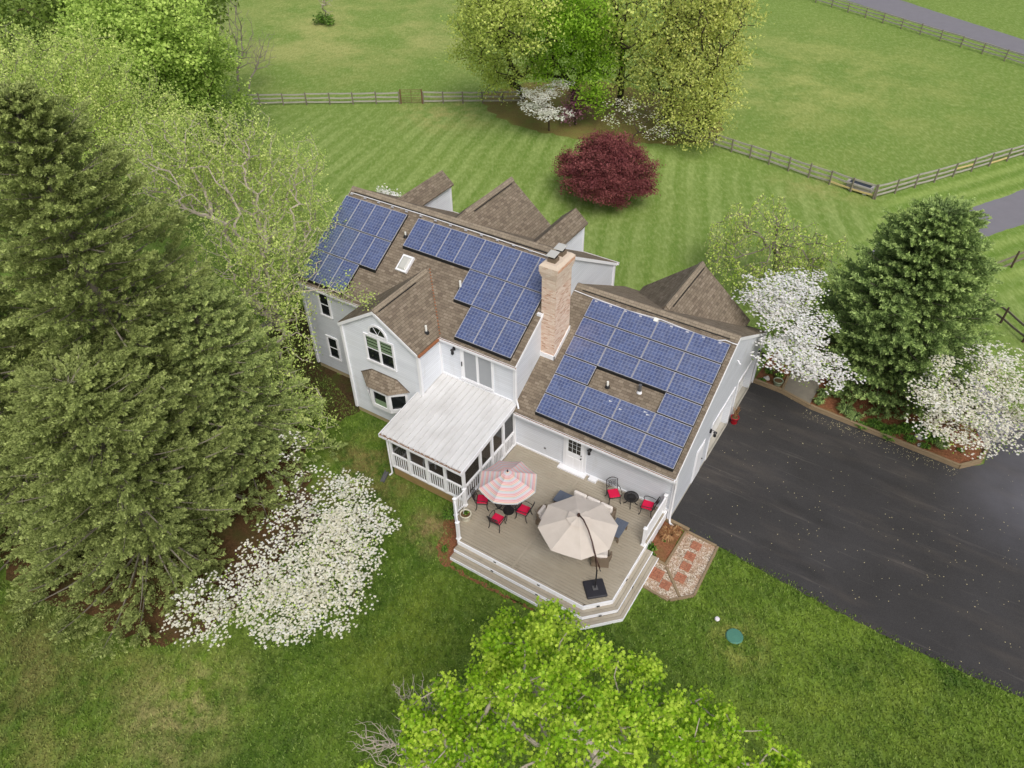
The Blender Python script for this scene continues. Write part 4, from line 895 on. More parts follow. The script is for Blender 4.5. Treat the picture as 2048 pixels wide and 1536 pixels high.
# ------------------------------------------------------------------ trees
def samp(bl, n):
    """random points in a set of ellipsoids, denser towards the shell"""
    w_ = np.array([b[3]*b[4]*b[5] if len(b) > 5 else b[3]**3*.8 for b in bl], float)**.8; w_ /= w_.sum()
    idx = rng.choice(len(bl), n, p=w_); out = np.zeros((n, 3))
    for i, b in enumerate(bl):
        k = np.where(idx == i)[0]; d = rng.normal(size=(len(k), 3)); d /= np.linalg.norm(d, axis=1)[:, None]
        r = rng.random(len(k))**.42; rr = (b[3], b[4], b[5]) if len(b) > 5 else (b[3], b[3], b[3]*.8)
        out[k] = np.array(b[:3])+d*r[:, None]*np.array(rr)
    return out[out[:, 2] > .4]
def skeleton(base, fork, pts, step, bf=.35, wig=.12):
    """join points to a growing tree (short wire, short path to the root)"""
    base = np.array(base, float); fork = np.array(fork, float)
    k = max(2, int(np.linalg.norm(fork-base)/max(step, .5)))
    N = [base+(fork-base)*i/k for i in range(k+1)]; par = [-1]+list(range(k)); pl = [np.linalg.norm(x-base) for x in N]
    cap = 4+len(N)+len(pts)*9; P = np.zeros((cap, 3)); L = np.zeros(cap); P[:len(N)] = N; L[:len(N)] = pl; n = len(N); s0 = max(1, k//2)
    order = np.argsort(np.linalg.norm(pts-fork, axis=1)); tips = []
    for i in order:
        q = pts[i]; d = np.linalg.norm(P[s0:n]-q, axis=1); j = int(np.argmin(d+bf*L[s0:n]))+s0
        dist = np.linalg.norm(q-P[j]); m = min(12, max(1, int(dist/step)))
        a = P[j].copy(); pj = j; bow = rng.normal(size=3)*wig*dist*.35
        for c in range(1, m+1):
            t = c/m; x = a+(q-a)*t+bow*math.sin(math.pi*t)+(rng.normal(size=3)*wig*step if c < m else 0)
            if n >= cap: break
            P[n] = x; L[n] = L[pj]+np.linalg.norm(x-P[pj]); par.append(pj); pj = n; n += 1
        tips.append(pj)
    return P[:n], np.array(par), np.array(tips)
def tubes(P, par, rad, ns=4):
    i = np.arange(1, len(P)); a = P[par[i]]; b = P[i]; ra = rad[par[i]]; rb = rad[i]; ra = np.minimum(ra, rb*1.7+.002)
    d = b-a; L = np.linalg.norm(d, axis=1); ok = L > 1e-5; a, b, ra, rb, d, L = a[ok], b[ok], ra[ok], rb[ok], d[ok], L[ok]; d = d/L[:, None]
    ref = np.where(np.abs(d[:, 2:3]) < .9, np.array([[0, 0, 1.]]), np.array([[1., 0, 0]])); u = np.cross(d, ref); u /= np.linalg.norm(u, axis=1)[:, None]; v = np.cross(d, u)
    V = []
    for k in range(ns):
        a0, a1 = 2*math.pi*k/ns, 2*math.pi*(k+1)/ns
        c0 = u*math.cos(a0)+v*math.sin(a0); c1 = u*math.cos(a1)+v*math.sin(a1)
        V.append(np.stack([a+c0*ra[:, None], a+c1*ra[:, None], b+c1*rb[:, None], b+c0*rb[:, None]], 1))
    return np.concatenate(V).reshape(-1, 3)
def radii(P, par, tips, rtip, rtrunk, ex=.42):
    cnt = np.zeros(len(P)); 
    for t in tips: cnt[t] += 1
    for i in range(len(P)-1, 0, -1): cnt[par[i]] += cnt[i]
    cnt = np.maximum(cnt, 1); r = rtip*cnt**ex
    s_ = (rtrunk/r[0]) if r[0] > 0 else 1
    f = np.log(cnt)/max(np.log(cnt[0]), 1e-6)
    return r*(1+(s_-1)*f)
QUAD = np.array([(-.5, 0), (0, -.38), (.5, 0), (0, .38)])
STAR = np.array([(-.5, 0), (-.18, -.2), (-.3, -.46), (.02, -.32), (.3, -.46), (.28, -.16), (.55, 0), (.28, .16), (.3, .46), (.02, .32), (-.3, .46), (-.18, .2)])
PETAL4 = np.array([(-.5, -.16), (-.2, -.2), (-.16, -.5), (.16, -.5), (.2, -.2), (.5, -.16), (.5, .16), (.2, .2), (.16, .5), (-.16, .5), (-.2, .2), (-.5, .16)])
def leaves(C, size, up=.6, tmpl=QUAD, szv=.4, dirs=None):
    n = len(C); nr = rng.normal(size=(n, 3)); nr /= np.linalg.norm(nr, axis=1)[:, None]; nr = nr*(1-up)+np.array([0, 0, up]); nr /= np.linalg.norm(nr, axis=1)[:, None]
    t = rng.normal(size=(n, 3)) if dirs is None else dirs; u = np.cross(nr, t); u /= np.linalg.norm(u, axis=1)[:, None]+1e-9; v = np.cross(nr, u)
    s_ = size*(1+szv*(rng.random(n)*2-1)); V = C[:, None, :]+(v[:, None, :]*tmpl[None, :, 0:1]+u[:, None, :]*tmpl[None, :, 1:2])*s_[:, None, None]
    return V.reshape(-1, 3)
def trees_parts(root, base, bark, P, par, rad, ns=5): return npmesh('trunk', tubes(P, par, rad, ns), 4, bark, root, None, base)
def tree(name, label, base, blobs, n, per, size, leafm, bark, fork=None, group=None, cat='tree', rt=.18, rtip=.006, spread=.22, up=.55, tmpl=QUAD, step=.6, bf=.3, leafname='crown', flat=1., clump=1., tonev=.5, multi=None, bare=0., shellup=0.):
    base = np.array(base, float)
    root = thing(name, label, cat, tuple(base), 0, group)
    pts = samp(blobs, n)
    if fork is None: c = np.mean([b[:3] for b in blobs], 0); z = min(b[2] for b in blobs)*.5; fork = base+(c-base)*.25; fork[2] = max(.6, z)
    P, par, tips = skeleton(base, fork, pts, step, bf)
    rad = radii(P, par, tips, rtip, rt)
    trees_parts(root, base, bark, P, par, rad)
    if per <= 0: return root
    src = P[rad < rtip*3.2]; src = np.concatenate([pts, src[rng.integers(0, len(src), int(len(src)*.5))]])
    if bare: src = src[rng.random(len(src)) > bare]
    ct = rng.random(len(src))
    zz = src[:, 2]; hh = (zz-zz.min())/max(1e-6, np.ptp(zz))
    k = max(1, per); idx = np.repeat(np.arange(len(src)), k)
    jit = rng.normal(size=(len(idx), 3))*spread*np.array([1, 1, flat]); C = src[idx]+jit
    sel = C[:, 2] > .15; C = C[sel]; idx = idx[sel]
    tone = np.clip(.15+ct[idx]*tonev*clump+rng.random(len(C))*.4+hh[idx]*shellup, 0, 1)
    npmesh(leafname, leaves(C, size, up, tmpl), len(tmpl), leafm, root, tone, base)
    return root
def V3(u, v, z): return tuple(at(u, v, z))
def B(u, v, z, r, ry=None, rz_=None):
    p = at(u, v, z); return (p[0], p[1], p[2], r, r if ry is None else ry, r*.8 if rz_ is None else rz_)
def G0(u, v): p = at(u, v, 0); return (p[0], p[1], 0)

def spruce(name, label, base, H_, Rr, leafm, bark='bark_grey', group=None, dens=1., tuft=.12, z0=.6, power=.8, droop=.18, nb=150, lean=(0, 0), plume=.75, pr=.17, npt=46, tipk=.62):
    base = np.array(base, float); root = thing(name, label, 'evergreen tree', tuple(base), 0, group)
    lean = np.array([lean[0], lean[1], 0])
    tr = MB(); tr.tube([(0, 0, 0), tuple(lean*.5+np.array([0, 0, H_*.5])), tuple(lean+np.array([0, 0, H_]))], [H_*.019, H_*.011, .02], 8); tr.build('trunk', bark, root)
    BR = []; O = []; A = []; LN = []; TB = []
    for i in range(nb):
        f = (i+.5)/nb; z = z0+(H_-z0)*(1-(1-f)**1.25)*.99; rel = 1-(z-z0)/(H_-z0)
        L = Rr*rel**power*rng.uniform(.68, 1.1)+.2; az_ = i*2.39996+rng.uniform(-.3, .3)
        tilt = -droop+(.75-rel*.75)+rng.uniform(-.1, .1)
        d = np.array([math.cos(az_), math.sin(az_), 0]); s_ = np.array([-d[1], d[0], 0]); st = lean*z/H_+np.array([0, 0, z])
        k = 7; t = np.linspace(0, 1, k); cz = L*(tilt*t-droop*1.2*t*t*rel+.3*t**3*rel)
        pts = st+d*(L*t)[:, None]+np.array([0, 0, 1])*cz[:, None]; BR.append((pts, .012+.012*L))
        n = int((3+L*5.2)*dens); tt = np.clip(rng.random(n)**.6*1.02, .08, 1); tt[0] = 1.
        x = np.interp(tt, t, np.arange(k)); i0 = np.clip(x.astype(int), 0, k-2); fr = (x-i0)[:, None]
        pc = pts[i0]*(1-fr)+pts[i0+1]*fr
        side = rng.uniform(-1, 1, n); side[0] = 0; wid = .36*L*np.sin(np.clip(tt, 0, 1)*2.5+.35)
        pc = pc+s_*(side*wid*.75)[:, None]+np.array([0, 0, 1])*(-np.abs(side)*.08*L+rng.normal(size=n)*.06)[:, None]
        ax = d*.8+s_*(side*.95)[:, None]+np.array([0, 0, 1])*(.12+rng.random(n)*.5)[:, None]; ax /= np.linalg.norm(ax, axis=1)[:, None]
        O.append(pc); A.append(ax); LN.append(plume*rng.uniform(.6, 1.25, n)*(.45+.55*min(1, L/2))); TB.append(rng.uniform(-.14, .14, n)+.1*tt)
    O = np.concatenate(O); A = np.concatenate(A); LN = np.concatenate(LN); TB = np.concatenate(TB); m = len(O)
    idx = np.repeat(np.arange(m), npt); n = len(idx); t = rng.random(n)**.8; a = A[idx]; rv = rng.normal(size=(n, 3)); rv -= a*np.sum(rv*a, 1)[:, None]; rv /= np.linalg.norm(rv, axis=1)[:, None]
    rr = pr*(1-t*.85)*(LN[idx]/plume)*rng.random(n)**.5*1.3
    C = O[idx]+a*(t*LN[idx]-.25*LN[idx])[:, None]+rv*rr[:, None]; Dn = a*.7+rv*.6+rng.normal(size=(n, 3))*.2; Dn /= np.linalg.norm(Dn, axis=1)[:, None]
    T = np.clip(.12+t**2.2*tipk*.6+TB[idx]+rng.random(n)*.42, 0, 1)
    ok = C[:, 2] > .1; C, Dn, T = C[ok], Dn[ok], T[ok]; n = len(C)
    up = rng.normal(size=(n, 3)); sd_ = np.cross(Dn, up); sd_ /= np.linalg.norm(sd_, axis=1)[:, None]
    l = (tuft*rng.uniform(.7, 1.4, n))[:, None]; wv = l*.42
    V = np.stack([C-Dn*l*.5, C+sd_*wv*.5, C+Dn*l*.55, C-sd_*wv*.5], 1).reshape(-1, 3)
    npmesh('boughs', V, 4, leafm, root, T)
    SP = []
    for pts, r in BR: SP.append(tubes(pts, np.arange(-1, len(pts)-1), np.linspace(r, r*.25, len(pts)), 3))
    SP.append(tubes(np.stack([O-A*.3*LN[:, None], O+A*.6*LN[:, None]], 1).reshape(-1, 3), np.stack([np.full(m, 0), np.arange(m)*2], 1).ravel(), np.full(2*m, .008), 3)[0:0])
    npmesh('limbs', np.concatenate(SP), 4, bark, root)
    return root

# big evergreens on the left
spruce('spruce_tree', 'tallest olive green spruce at the left, above the white dogwood', (-20.5, -9.9, 0), 18.0, 6.0, 'spruce_needles', nb=260, dens=1.35, tuft=.11, power=.66, lean=(-.6, .4), npt=70, plume=.7, tipk=.5)
spruce('spruce_tree', 'grey green spruce right behind the tallest spruce, nearest the house', (-18.9, -7.2, 0), 10.0, 4.2, 'blue_spruce_needles', nb=170, dens=1.35, tuft=.1, power=.66, npt=66, plume=.65, tipk=.5)
spruce('spruce_tree', 'low wide spruce at the lower left edge of the lawn', (-18.2, -13.0, 0), 9.6, 5.0, 'spruce_needles', nb=180, dens=1.4, tuft=.1, power=.5, npt=66, plume=.65, tipk=.5)
spruce('spruce_tree', 'spruce cut by the left edge of the photo', (-23.2, -14.2, 0), 12.5, 5.4, 'spruce_needles', nb=170, dens=1.2, tuft=.12, power=.6, npt=56, plume=.7, tipk=.5)
# evergreen by the driveway
spruce('conifer_tree', 'broad dark green conifer in the mulch bed between two white dogwoods', (5.75, 14.6, 0), 9.9, 4.1, 'conifer_needles', nb=230, dens=1.45, tuft=.13, power=.58, droop=.12, z0=.3, plume=1.0, pr=.22, npt=64, tipk=.95)

def dogwood(label, base, blobs, n, per, size, mat, leafg=True, rt=.11, sparse=0., tm=PETAL4, spread=.2, name='dogwood_tree', grp='flowering dogwoods in the yard'):
    base = np.array(base, float); root = thing(name, label, 'flowering tree', tuple(base), 0, grp)
    pts = samp(blobs, n); c = np.mean([b[:3] for b in blobs], 0); fork = base+(c-base)*.12; fork[2] = max(.8, c[2]*.32)
    P, par, tips = skeleton(base, fork, pts, .5, .28, .16); rad = radii(P, par, tips, .006, rt); trees_parts(root, base, 'bark_brown', P, par, rad)
    # flat layered sprays: a bundle of level shelves around each tip
    src = pts[rng.random(len(pts)) >= sparse]; k = per; idx = np.repeat(np.arange(len(src)), k)
    r = np.sqrt(rng.random(len(idx)))*spread*2.2; a = rng.random(len(idx))*2*math.pi
    C = src[idx]+np.stack([np.cos(a)*r, np.sin(a)*r, rng.normal(size=len(idx))*.05+.08], 1)
    T = np.clip(.25+rng.random(len(idx))*.6+(rng.random(len(src))*.3)[idx], 0, 1)
    npmesh('blossom', leaves(C, size, .8, tm, .3), len(tm), mat, root, T, base)
    if leafg:
        ii = rng.integers(0, len(src), len(src)*max(2, per//2)); r = np.sqrt(rng.random(len(ii)))*spread*2.2; a = rng.random(len(ii))*2*math.pi
        C = src[ii]+np.stack([np.cos(a)*r, np.sin(a)*r, rng.normal(size=len(ii))*.07-.02], 1)
        npmesh('leaves', leaves(C, size*.8, .4), 4, 'green_leaf', root, rng.random(len(ii)), base)
    return root
dogwood('white dogwood at the foot of the spruces, largest blossom crown', (-12.9, -9.6, 0),
        [B(655, 1010, 4.2, 1.9, 1.9, .45), B(600, 1110, 3.9, 2.2, 2.2, .5), B(690, 1130, 3.6, 1.6, 1.6, .45), B(520, 1190, 3.2, 2.0, 1.8, .45), B(600, 1220, 2.8, 2.0, 1.5, .4), B(420, 1225, 2.7, 1.5, 1.3, .35), B(670, 1190, 2.9, 1.3, 1.3, .35), B(605, 920, 4.6, .6, .7, .25), B(590, 880, 4.9, .4, .5, .2), B(745, 1040, 3.9, .9, .8, .3), B(700, 1060, 4.2, 1.3, 1.3, .4)],
        430, 19, .088, 'cream_bract')
dogwood('white dogwood in the bed beside the garage corner', (.9, 12.1, 0),
        [B(1560, 585, 5.6, 1.9, 1.7, .45), B(1590, 640, 5.0, 1.9, 1.6, .45), B(1560, 710, 4.0, 1.4, 1.2, .35), B(1640, 740, 3.4, 1.7, 1.4, .35), B(1530, 610, 5.0, 1.4, 1.2, .4), B(1610, 570, 5.8, 1.1, 1.1, .35), B(1600, 690, 4.2, 1.3, 1.2, .35)],
        330, 19, .105, 'pink_bract')
dogwood('white dogwood over the end of the bed at the right edge', (9.7, 12.6, 0),
        [B(1920, 800, 3.6, 2.1, 1.9, .45), B(2010, 770, 4.2, 2.0, 1.9, .5), B(1860, 800, 3.4, 1.0, 1.0, .35), B(1950, 870, 2.6, 2.0, 1.4, .4), B(2030, 840, 3.2, 1.7, 1.6, .45), B(1990, 720, 4.8, 1.2, 1.2, .35), B(1880, 730, 4.4, .6, .6, .25), B(1870, 850, 2.7, 1.1, .9, .35)],
        330, 16, .1, 'cream_bract')
# Japanese maple
b0 = G0(1207, 402)
bl = [(b0[0]+dx, b0[1]+dy, z, r, r, r*.62) for dx, dy, z, r in [(0, 0, 3.6, 2.4), (1.9, .3, 2.6, 1.9), (-1.9, -.2, 2.5, 1.9), (.3, 1.9, 2.7, 1.9), (.2, -1.9, 2.4, 1.9), (1.2, -1.6, 1.9, 1.6), (-1.4, -1.5, 1.9, 1.6), (-2.6, .3, 1.9, 1.4), (2.6, -.2, 1.9, 1.4), (1.5, 1.5, 2.2, 1.6), (-1.3, 1.4, 2.3, 1.6), (.2, .2, 4.3, 1.3)]]
tree('japanese_maple', 'round deep red maple on the lawn behind the house', b0, bl, 620, 80, .105, 'red_leaf', 'bark_dark', rt=.16, spread=.27, up=.45, flat=.45, tonev=.55, shellup=.15)
# pale maples on the left
tree('maple_tree', 'pale yellow green maple whose branches reach over the left roof', (-24.9, -1.6, 0),
     [B(400, 330, 10.5, 3.2), B(540, 390, 9, 3.0), B(610, 450, 7.6, 2.1), B(480, 520, 8, 2.8), B(330, 330, 11, 3.0), B(560, 620, 5.6, 1.7), B(680, 575, 6.8, .8), B(625, 690, 4.6, .6), B(550, 720, 5, 2.0), B(570, 330, 9.5, 2.4), B(460, 300, 11, 2.8), B(630, 850, 2.2, 1.3), B(735, 600, 7.4, .45), B(560, 540, 7, 2.2), B(600, 800, 2.8, 1.3)],
     2600, 12, .095, 'pale_leaf', 'bark_pale', rt=.3, rtip=.007, spread=.12, step=.5, bf=.22, tonev=.6, up=.4, flat=2.2)
tree('maple_tree', 'pale yellow maple behind the tallest spruce', G0(150, 560),
     [B(100, 170, 12, 3.6), B(220, 200, 11, 3.4), B(20, 230, 11, 3.4), B(300, 250, 10, 2.8), B(150, 290, 9.5, 3.2), B(20, 120, 12, 3), B(240, 330, 8, 3), B(60, 330, 8, 3), B(170, 120, 12.5, 2.4)],
     2200, 19, .11, 'pale_leaf', 'bark_grey', rt=.3, spread=.15, step=.6, bf=.22, tonev=.6, up=.4, flat=2.3)
tree('broadleaf_tree', 'dense bright green tree by the left end of the back fence', G0(400, 262),
     [B(290, 70, 11, 4.4), B(360, 110, 8, 4.), B(400, 180, 5, 3.2), B(320, 170, 7, 4.), B(250, 130, 9, 4), B(240, 40, 11, 4), B(445, 215, 2.4, 2.), B(390, 230, 3.4, 2.6), B(395, 130, 7.5, 2.6)],
     1100, 44, .22, 'green_leaf', 'bark_brown', rt=.35, spread=.45, step=1., tonev=.5, up=.5, flat=.6)
tree('broadleaf_tree', 'dull dark green tree in the top left corner', G0(120, 180),
     [B(60, 20, 10, 5), B(160, 15, 11, 4), B(20, 60, 8, 4), B(330, -30, 12, 5), B(240, 10, 8, 4)], 420, 24, .32, 'dark_leaf', 'bark_brown', rt=.35, spread=.65, step=1., up=.4)
# grove behind the yard
tree('grove_tree', 'olive green tree on the left side of the grove', G0(1046, 196),
     [B(990, 40, 9, 3.6), B(1040, 110, 6, 2.8), B(960, 100, 6, 2.6), B(1030, 20, 11, 3.6), B(1000, -60, 13, 4), B(1000, 160, 3.4, 2.2), B(965, 20, 9, 2.2)], 700, 26, .18, 'olive_leaf', 'bark_dark', rt=.3, rtip=.012, spread=.45, step=.9, tonev=.5, bf=.2, up=.4, flat=.6)
tree('grove_tree', 'bright green tree in the middle of the grove', G0(1146, 204),
     [B(1120, 70, 8, 3.), B(1140, 10, 11, 3.4), B(1190, 150, 4.6, 2.2), B(1200, 100, 6.5, 2.4), B(1100, 130, 5, 2.2), B(1170, 50, 9, 2.6), B(1185, 200, 2.6, 1.6)], 560, 28, .19, 'bright_leaf', 'bark_dark', rt=.28, rtip=.012, spread=.42, step=.9, tonev=.5, bf=.2, up=.5, flat=.5)
tree('grove_tree', 'thin tree with dark limbs right of the bright green one', G0(1238, 212),
     [B(1240, 40, 9, 3.2), B(1265, 100, 6, 2.8), B(1290, 20, 10, 3), B(1230, -30, 12, 3.6), B(1270, 160, 4, 2.4)], 420, 11, .22, 'olive_leaf', 'bark_dark', rt=.3, rtip=.012, spread=.45, step=.9, bf=.2, up=.4)
tree('grove_tree', 'brown tinged tree inside the right half of the grove', G0(1335, 236),
     [B(1350, 70, 8, 3.2), B(1340, 150, 5.4, 2.8), B(1380, 10, 10.5, 3.4), B(1360, 210, 3.4, 2.4), B(1310, 100, 7, 2.2)], 400, 16, .18, 'gold_leaf', 'bark_dark', rt=.3, rtip=.012, spread=.45, step=.9, bf=.2, up=.4)
tree('grove_tree', 'golden olive tree on the right edge of the grove', G0(1402, 262),
     [B(1415, 110, 7, 3.2), B(1420, 190, 4.4, 2.8), B(1440, 50, 9, 3.2), B(1400, 250, 2.4, 2.2), B(1420, -10, 11, 3.6), B(1390, 150, 6, 2.6), B(1455, 10, 10, 2.3)], 650, 22, .175, 'gold_leaf', 'bark_dark', rt=.3, rtip=.012, spread=.42, step=.9, bf=.2, up=.4, flat=.6)
dogwood('white dogwood at the front of the far grove', G0(1098, 262), [B(1080, 190, 3.6, 1.9, 1.6, .4), B(1100, 225, 2.4, 1.9, 1.6, .4), B(1070, 215, 2.8, 1.4, 1.2, .35), B(1120, 170, 4.2, 1.2, 1.1, .3)], 170, 13, .17, 'white_bract', False, .09, tm=QUAD, grp='dogwoods under the grove')
dogwood('thin dogwood with scattered white flowers in the far grove', G0(1262, 290), [B(1270, 215, 3., 2.6, 2., .35), B(1310, 245, 2., 2.2, 1.8, .3), B(1240, 240, 2.2, 1.8, 1.4, .3), B(1320, 270, 1.2, 1.6, 1.4, .3)], 170, 4, .16, 'cream_bract', True, .08, .2, tm=QUAD, grp='dogwoods under the grove')
tree('redbud_tree', 'dull pink redbud beside the far white dogwood', G0(1150, 250), [B(1155, 205, 2.2, 1.3, 1.2, 1.2), B(1140, 225, 1.4, 1., 1., .8)], 140, 14, .13, 'redbud_bloom', 'bark_dark', rt=.08, spread=.22, cat='flowering tree')
tree('flowering_shrub', 'tall pale flowering shrub peeking over the left ridge of the house', (-25.2, 11.5, 0), [(-25.3, 11.6, 3.9, .8, .7, .5), (-24.6, 11.9, 3.7, .7, .6, .5), (-25.0, 11.4, 3.0, .9, .8, .8)], 90, 14, .11, 'pink_bract', 'bark_brown', rt=.06, spread=.16, cat='shrub', leafname='blossom')
# weeping cherry
def weeping(label, base, blobs, n):
    base = np.array(base, float); root = thing('weeping_cherry', label, 'tree', tuple(base)); pts = samp(blobs, n)
    P, par, tips = skeleton(base, base+np.array([0, 0, 1.8]), pts, .45, .25, .2); rad = radii(P, par, tips, .009, .17)
    V = [tubes(P, par, rad, 4)]; C = []; S = []
    for t in tips:
        for q in range(3):
            a = rng.random()*6.28; r = rng.uniform(.15, .5); L = min(P[t][2]-.3, rng.uniform(.8, 2.4)); k = 5
            s_ = np.linspace(0, 1, k)[:, None]; pp = P[t]+np.array([math.cos(a)*r, math.sin(a)*r, 0])*s_**.5+np.array([0, 0, -L])*s_**1.5+np.array([0, 0, .12])*np.sin(s_*3.14)
            S.append(tubes(pp, np.arange(-1, k-1), np.full(k, .006), 3)); m = 10
            tt = rng.random(m)*(k-1); i0 = np.minimum(tt.astype(int), k-2); fr = (tt-i0)[:, None]; C.append(pp[i0]*(1-fr)+pp[i0+1]*fr+rng.normal(size=(m, 3))*.05)
    npmesh('trunk', np.concatenate(V+S), 4, 'bark_grey', root, None, base); C = np.concatenate(C)
    npmesh('crown', leaves(C, .13, .3), 4, 'weeping_leaf', root, np.clip(rng.random(len(C))*.9, 0, 1), base)
weeping('sparse weeping cherry behind the garage beside the dark conifer', G0(1545, 560), [B(1540, 430, 4.8, 2.6, 2.2, .9), B(1470, 460, 3.6, 1.6, 1.6, .8), B(1620, 480, 4., 2.2, 2., .9), B(1580, 520, 3., 2.6, 2., .9), B(1510, 540, 2.4, 1.8, 1.6, .6), B(1640, 540, 3., 1.8, 1.6, .8), B(1450, 500, 2.6, 1.5, 1.5, .7)], 230)
# bare trees
tree('bare_tree', 'bare slim tree behind the left end of the back fence', G0(478, 182), [B(470, 60, 5.4, 1.9, 1.9, 3.2), B(455, 0, 8, 1.6, 1.6, 2), B(505, 90, 4, 1.6, 1.6, 1.8)], 320, 0, .1, 'dark_leaf', 'bark_grey', rt=.12, rtip=.007, bf=.5, step=.7)
tree('bare_tree', 'low bare tree leaning right at the back fence', G0(496, 195), [B(520, 110, 3, 1.9, 1.6, 1.5), B(535, 80, 4, 1.2, 1.2, 1.2)], 150, 0, .1, 'dark_leaf', 'bark_grey', rt=.08, rtip=.007, bf=.5, step=.6)
tree('bare_tree', 'tiny bare tree out in the far pasture', G0(652, 38), [B(655, 8, 2.4, 1, 1, 1.8), B(648, -10, 4, 1, 1, 1.2)], 50, 0, .1, 'dark_leaf', 'bark_pale', rt=.08, rtip=.012, bf=.6, step=.7)
o = tree('pasture_bush', 'small dark bush at the foot of the pasture sapling', G0(645, 44), [B(645, 40, .5, 1.6, .9, .5)], 50, 14, .22, 'shrub_leaf', 'bark_dark', rt=.04, cat='bush')
# foreground maple: crown reaches up to the deck steps
fx, fy = 2.5, -13.4
tree('maple_tree', 'bright yellow green maple in the foreground below the deck', (fx, fy, 0),
     [B(1090, 1300, 9.2, 1.35, 1.2, .7), B(1000, 1350, 8.6, 1.3, 1.2, .7), B(1200, 1370, 9.6, 1.5, 1.2, .7), B(910, 1430, 8.0, 1.3, 1.2, .7), B(850, 1470, 7.4, .9, .8, .6), B(1100, 1430, 10.2, 1.4, 1.1, .6), B(1340, 1450, 8.6, 1.3, 1.1, .7), B(1460, 1500, 7.8, 1.25, 1.0, .7), B(1560, 1560, 7.0, 1.1, .9, .6), B(1260, 1470, 9.6, 1.1, 1.0, .6), B(1000, 1530, 8.2, 1.2, 1.0, .6),
      B(1100, 1250, 8.2, .9, .7, .4), B(1010, 1222, 7.8, .22, .3, .6), B(1160, 1232, 8.4, .2, .2, .4), B(760, 1570, 5, .7, .6, .4), B(1420, 1580, 8, 1.5, 1.1, .7), B(1180, 1590, 9.4, .8, .7, .5), B(860, 1530, 7, .8, .8, .4), B(1270, 1340, 8.4, .8, .7, .5), B(1010, 1290, 7.8, .8, .8, .5), B(1390, 1400, 7.6, .7, .6, .4)],
     440, 56, .09, 'maple_leaf', 'bark_pale', fork=(fx-.1, fy+.4, 4.2), rt=.18, rtip=.012, spread=.13, step=.42, tmpl=STAR, up=.5, bf=.22, flat=.7, tonev=.65, shellup=.2)
tree('dead_tree', 'half dead grey tree with bare twigs left of the foreground maple', (.3, -15.6, 0),
     [B(830, 1400, 6.4, .8, .7, .9), B(790, 1490, 5.6, 1.1, .8, .7), B(730, 1480, 5, .6, .6, .7), B(870, 1380, 6.8, .5, .5, .6), B(850, 1460, 6.4, .9, .7, .7), B(900, 1540, 6, 1, .8, .7)],
     650, 0, .1, 'dark_leaf', 'bark_pale', fork=(-.2, -15.2, 3.2), rt=.12, rtip=.004, bf=.3, step=.3)
# ------------------------------------------------------------------ fences
def fence(label, a, b, n, rails=(.25, .62, 1.0), h=1.12, new=None, wood='rail_wood', pw='post_wood', group='split rail fences round the pastures', name='rail_fence'):
    a = np.array(a, float); b = np.array(b, float); root = thing(name, label, 'fence', (a[0], a[1], 0), 0, group); d = (b-a); L = np.linalg.norm(d); u = d/L; nrm = np.array([-u[1], u[0]])
    P = []
    for i in range(n+1):
        q = a+d*i/n+nrm*rnd.uniform(-.04, .04); P.append(q); m = MB(); lx, ly = rnd.uniform(-.04, .04), rnd.uniform(-.04, .04); hh = h+rnd.uniform(-.04, .08)
        m.tube([(q[0], q[1], 0), (q[0]+lx, q[1]+ly, hh)], [.07, .06], 6); m.build('post', pw, root, True)
    k = 0
    for i in range(n):
        for j, z in enumerate(rails):
            if k >= 99: break
            k += 1; p, q = P[i], P[i+1]; m = MB(); o_ = nrm*.06
            z0, z1 = z+rnd.uniform(-.04, .04), z+rnd.uniform(-.04, .04); mid = (p+q)/2
            c = [(p[0]+o_[0], p[1]+o_[1]), (mid[0]+o_[0], mid[1]+o_[1]), (q[0]+o_[0], q[1]+o_[1])]; zz = [z0, (z0+z1)/2-rnd.uniform(0, .03), z1]
            for e0 in (0, 1):
                A_, B_ = c[e0], c[e0+1]; w_ = np.array([-u[1], u[0]])*.025
                m.hexa([(A_[0]-w_[0], A_[1]-w_[1], zz[e0]-.065), (B_[0]-w_[0], B_[1]-w_[1], zz[e0+1]-.065), (B_[0]+w_[0], B_[1]+w_[1], zz[e0+1]-.065), (A_[0]+w_[0], A_[1]+w_[1], zz[e0]-.065)],
                       [(A_[0]-w_[0], A_[1]-w_[1], zz[e0]+.065), (B_[0]-w_[0], B_[1]-w_[1], zz[e0+1]+.065), (B_[0]+w_[0], B_[1]+w_[1], zz[e0+1]+.065), (A_[0]+w_[0], A_[1]+w_[1], zz[e0]+.065)])
            m.build('rail', 'new_wood' if new and (i, j) in new else wood, root, True)
    return root
fence('weathered rail fence left of the rusty gate, behind the dense green tree', (-56, 23.1), (-41.2, 32.4), 8)
fence('weathered rail fence between the rusty gate and the grove', (-39.3, 33.6), (-31.4, 38.4), 5)
fence('rail fence from the grove down to the stone trough, one new yellow bottom rail', (-16., 39.), (.72, 35.5), 10, new={(8, 0), (9, 0)})
fence('rail fence rising to the right from the corner by the trough', (.85, 35.55), (12.5, 54.2), 11, new={(4, 1), (6, 0), (9, 0)})
fence('far rail fence along the road', (-24, 88.8), (12, 69.4), 16, rails=(.35, .7, 1.05))
fence('short dark rail fence at the right edge behind the conifer', (8.2, 26.6), (12.6, 34.4), 4, wood='post_wood', pw='dark_wood', rails=(.3, .85))
fence('dark rail fence cut by the right edge, nearest the conifer', (9.2, 24.9), (14.5, 19.7), 4, wood='post_wood', pw='dark_wood', rails=(.3, .85))
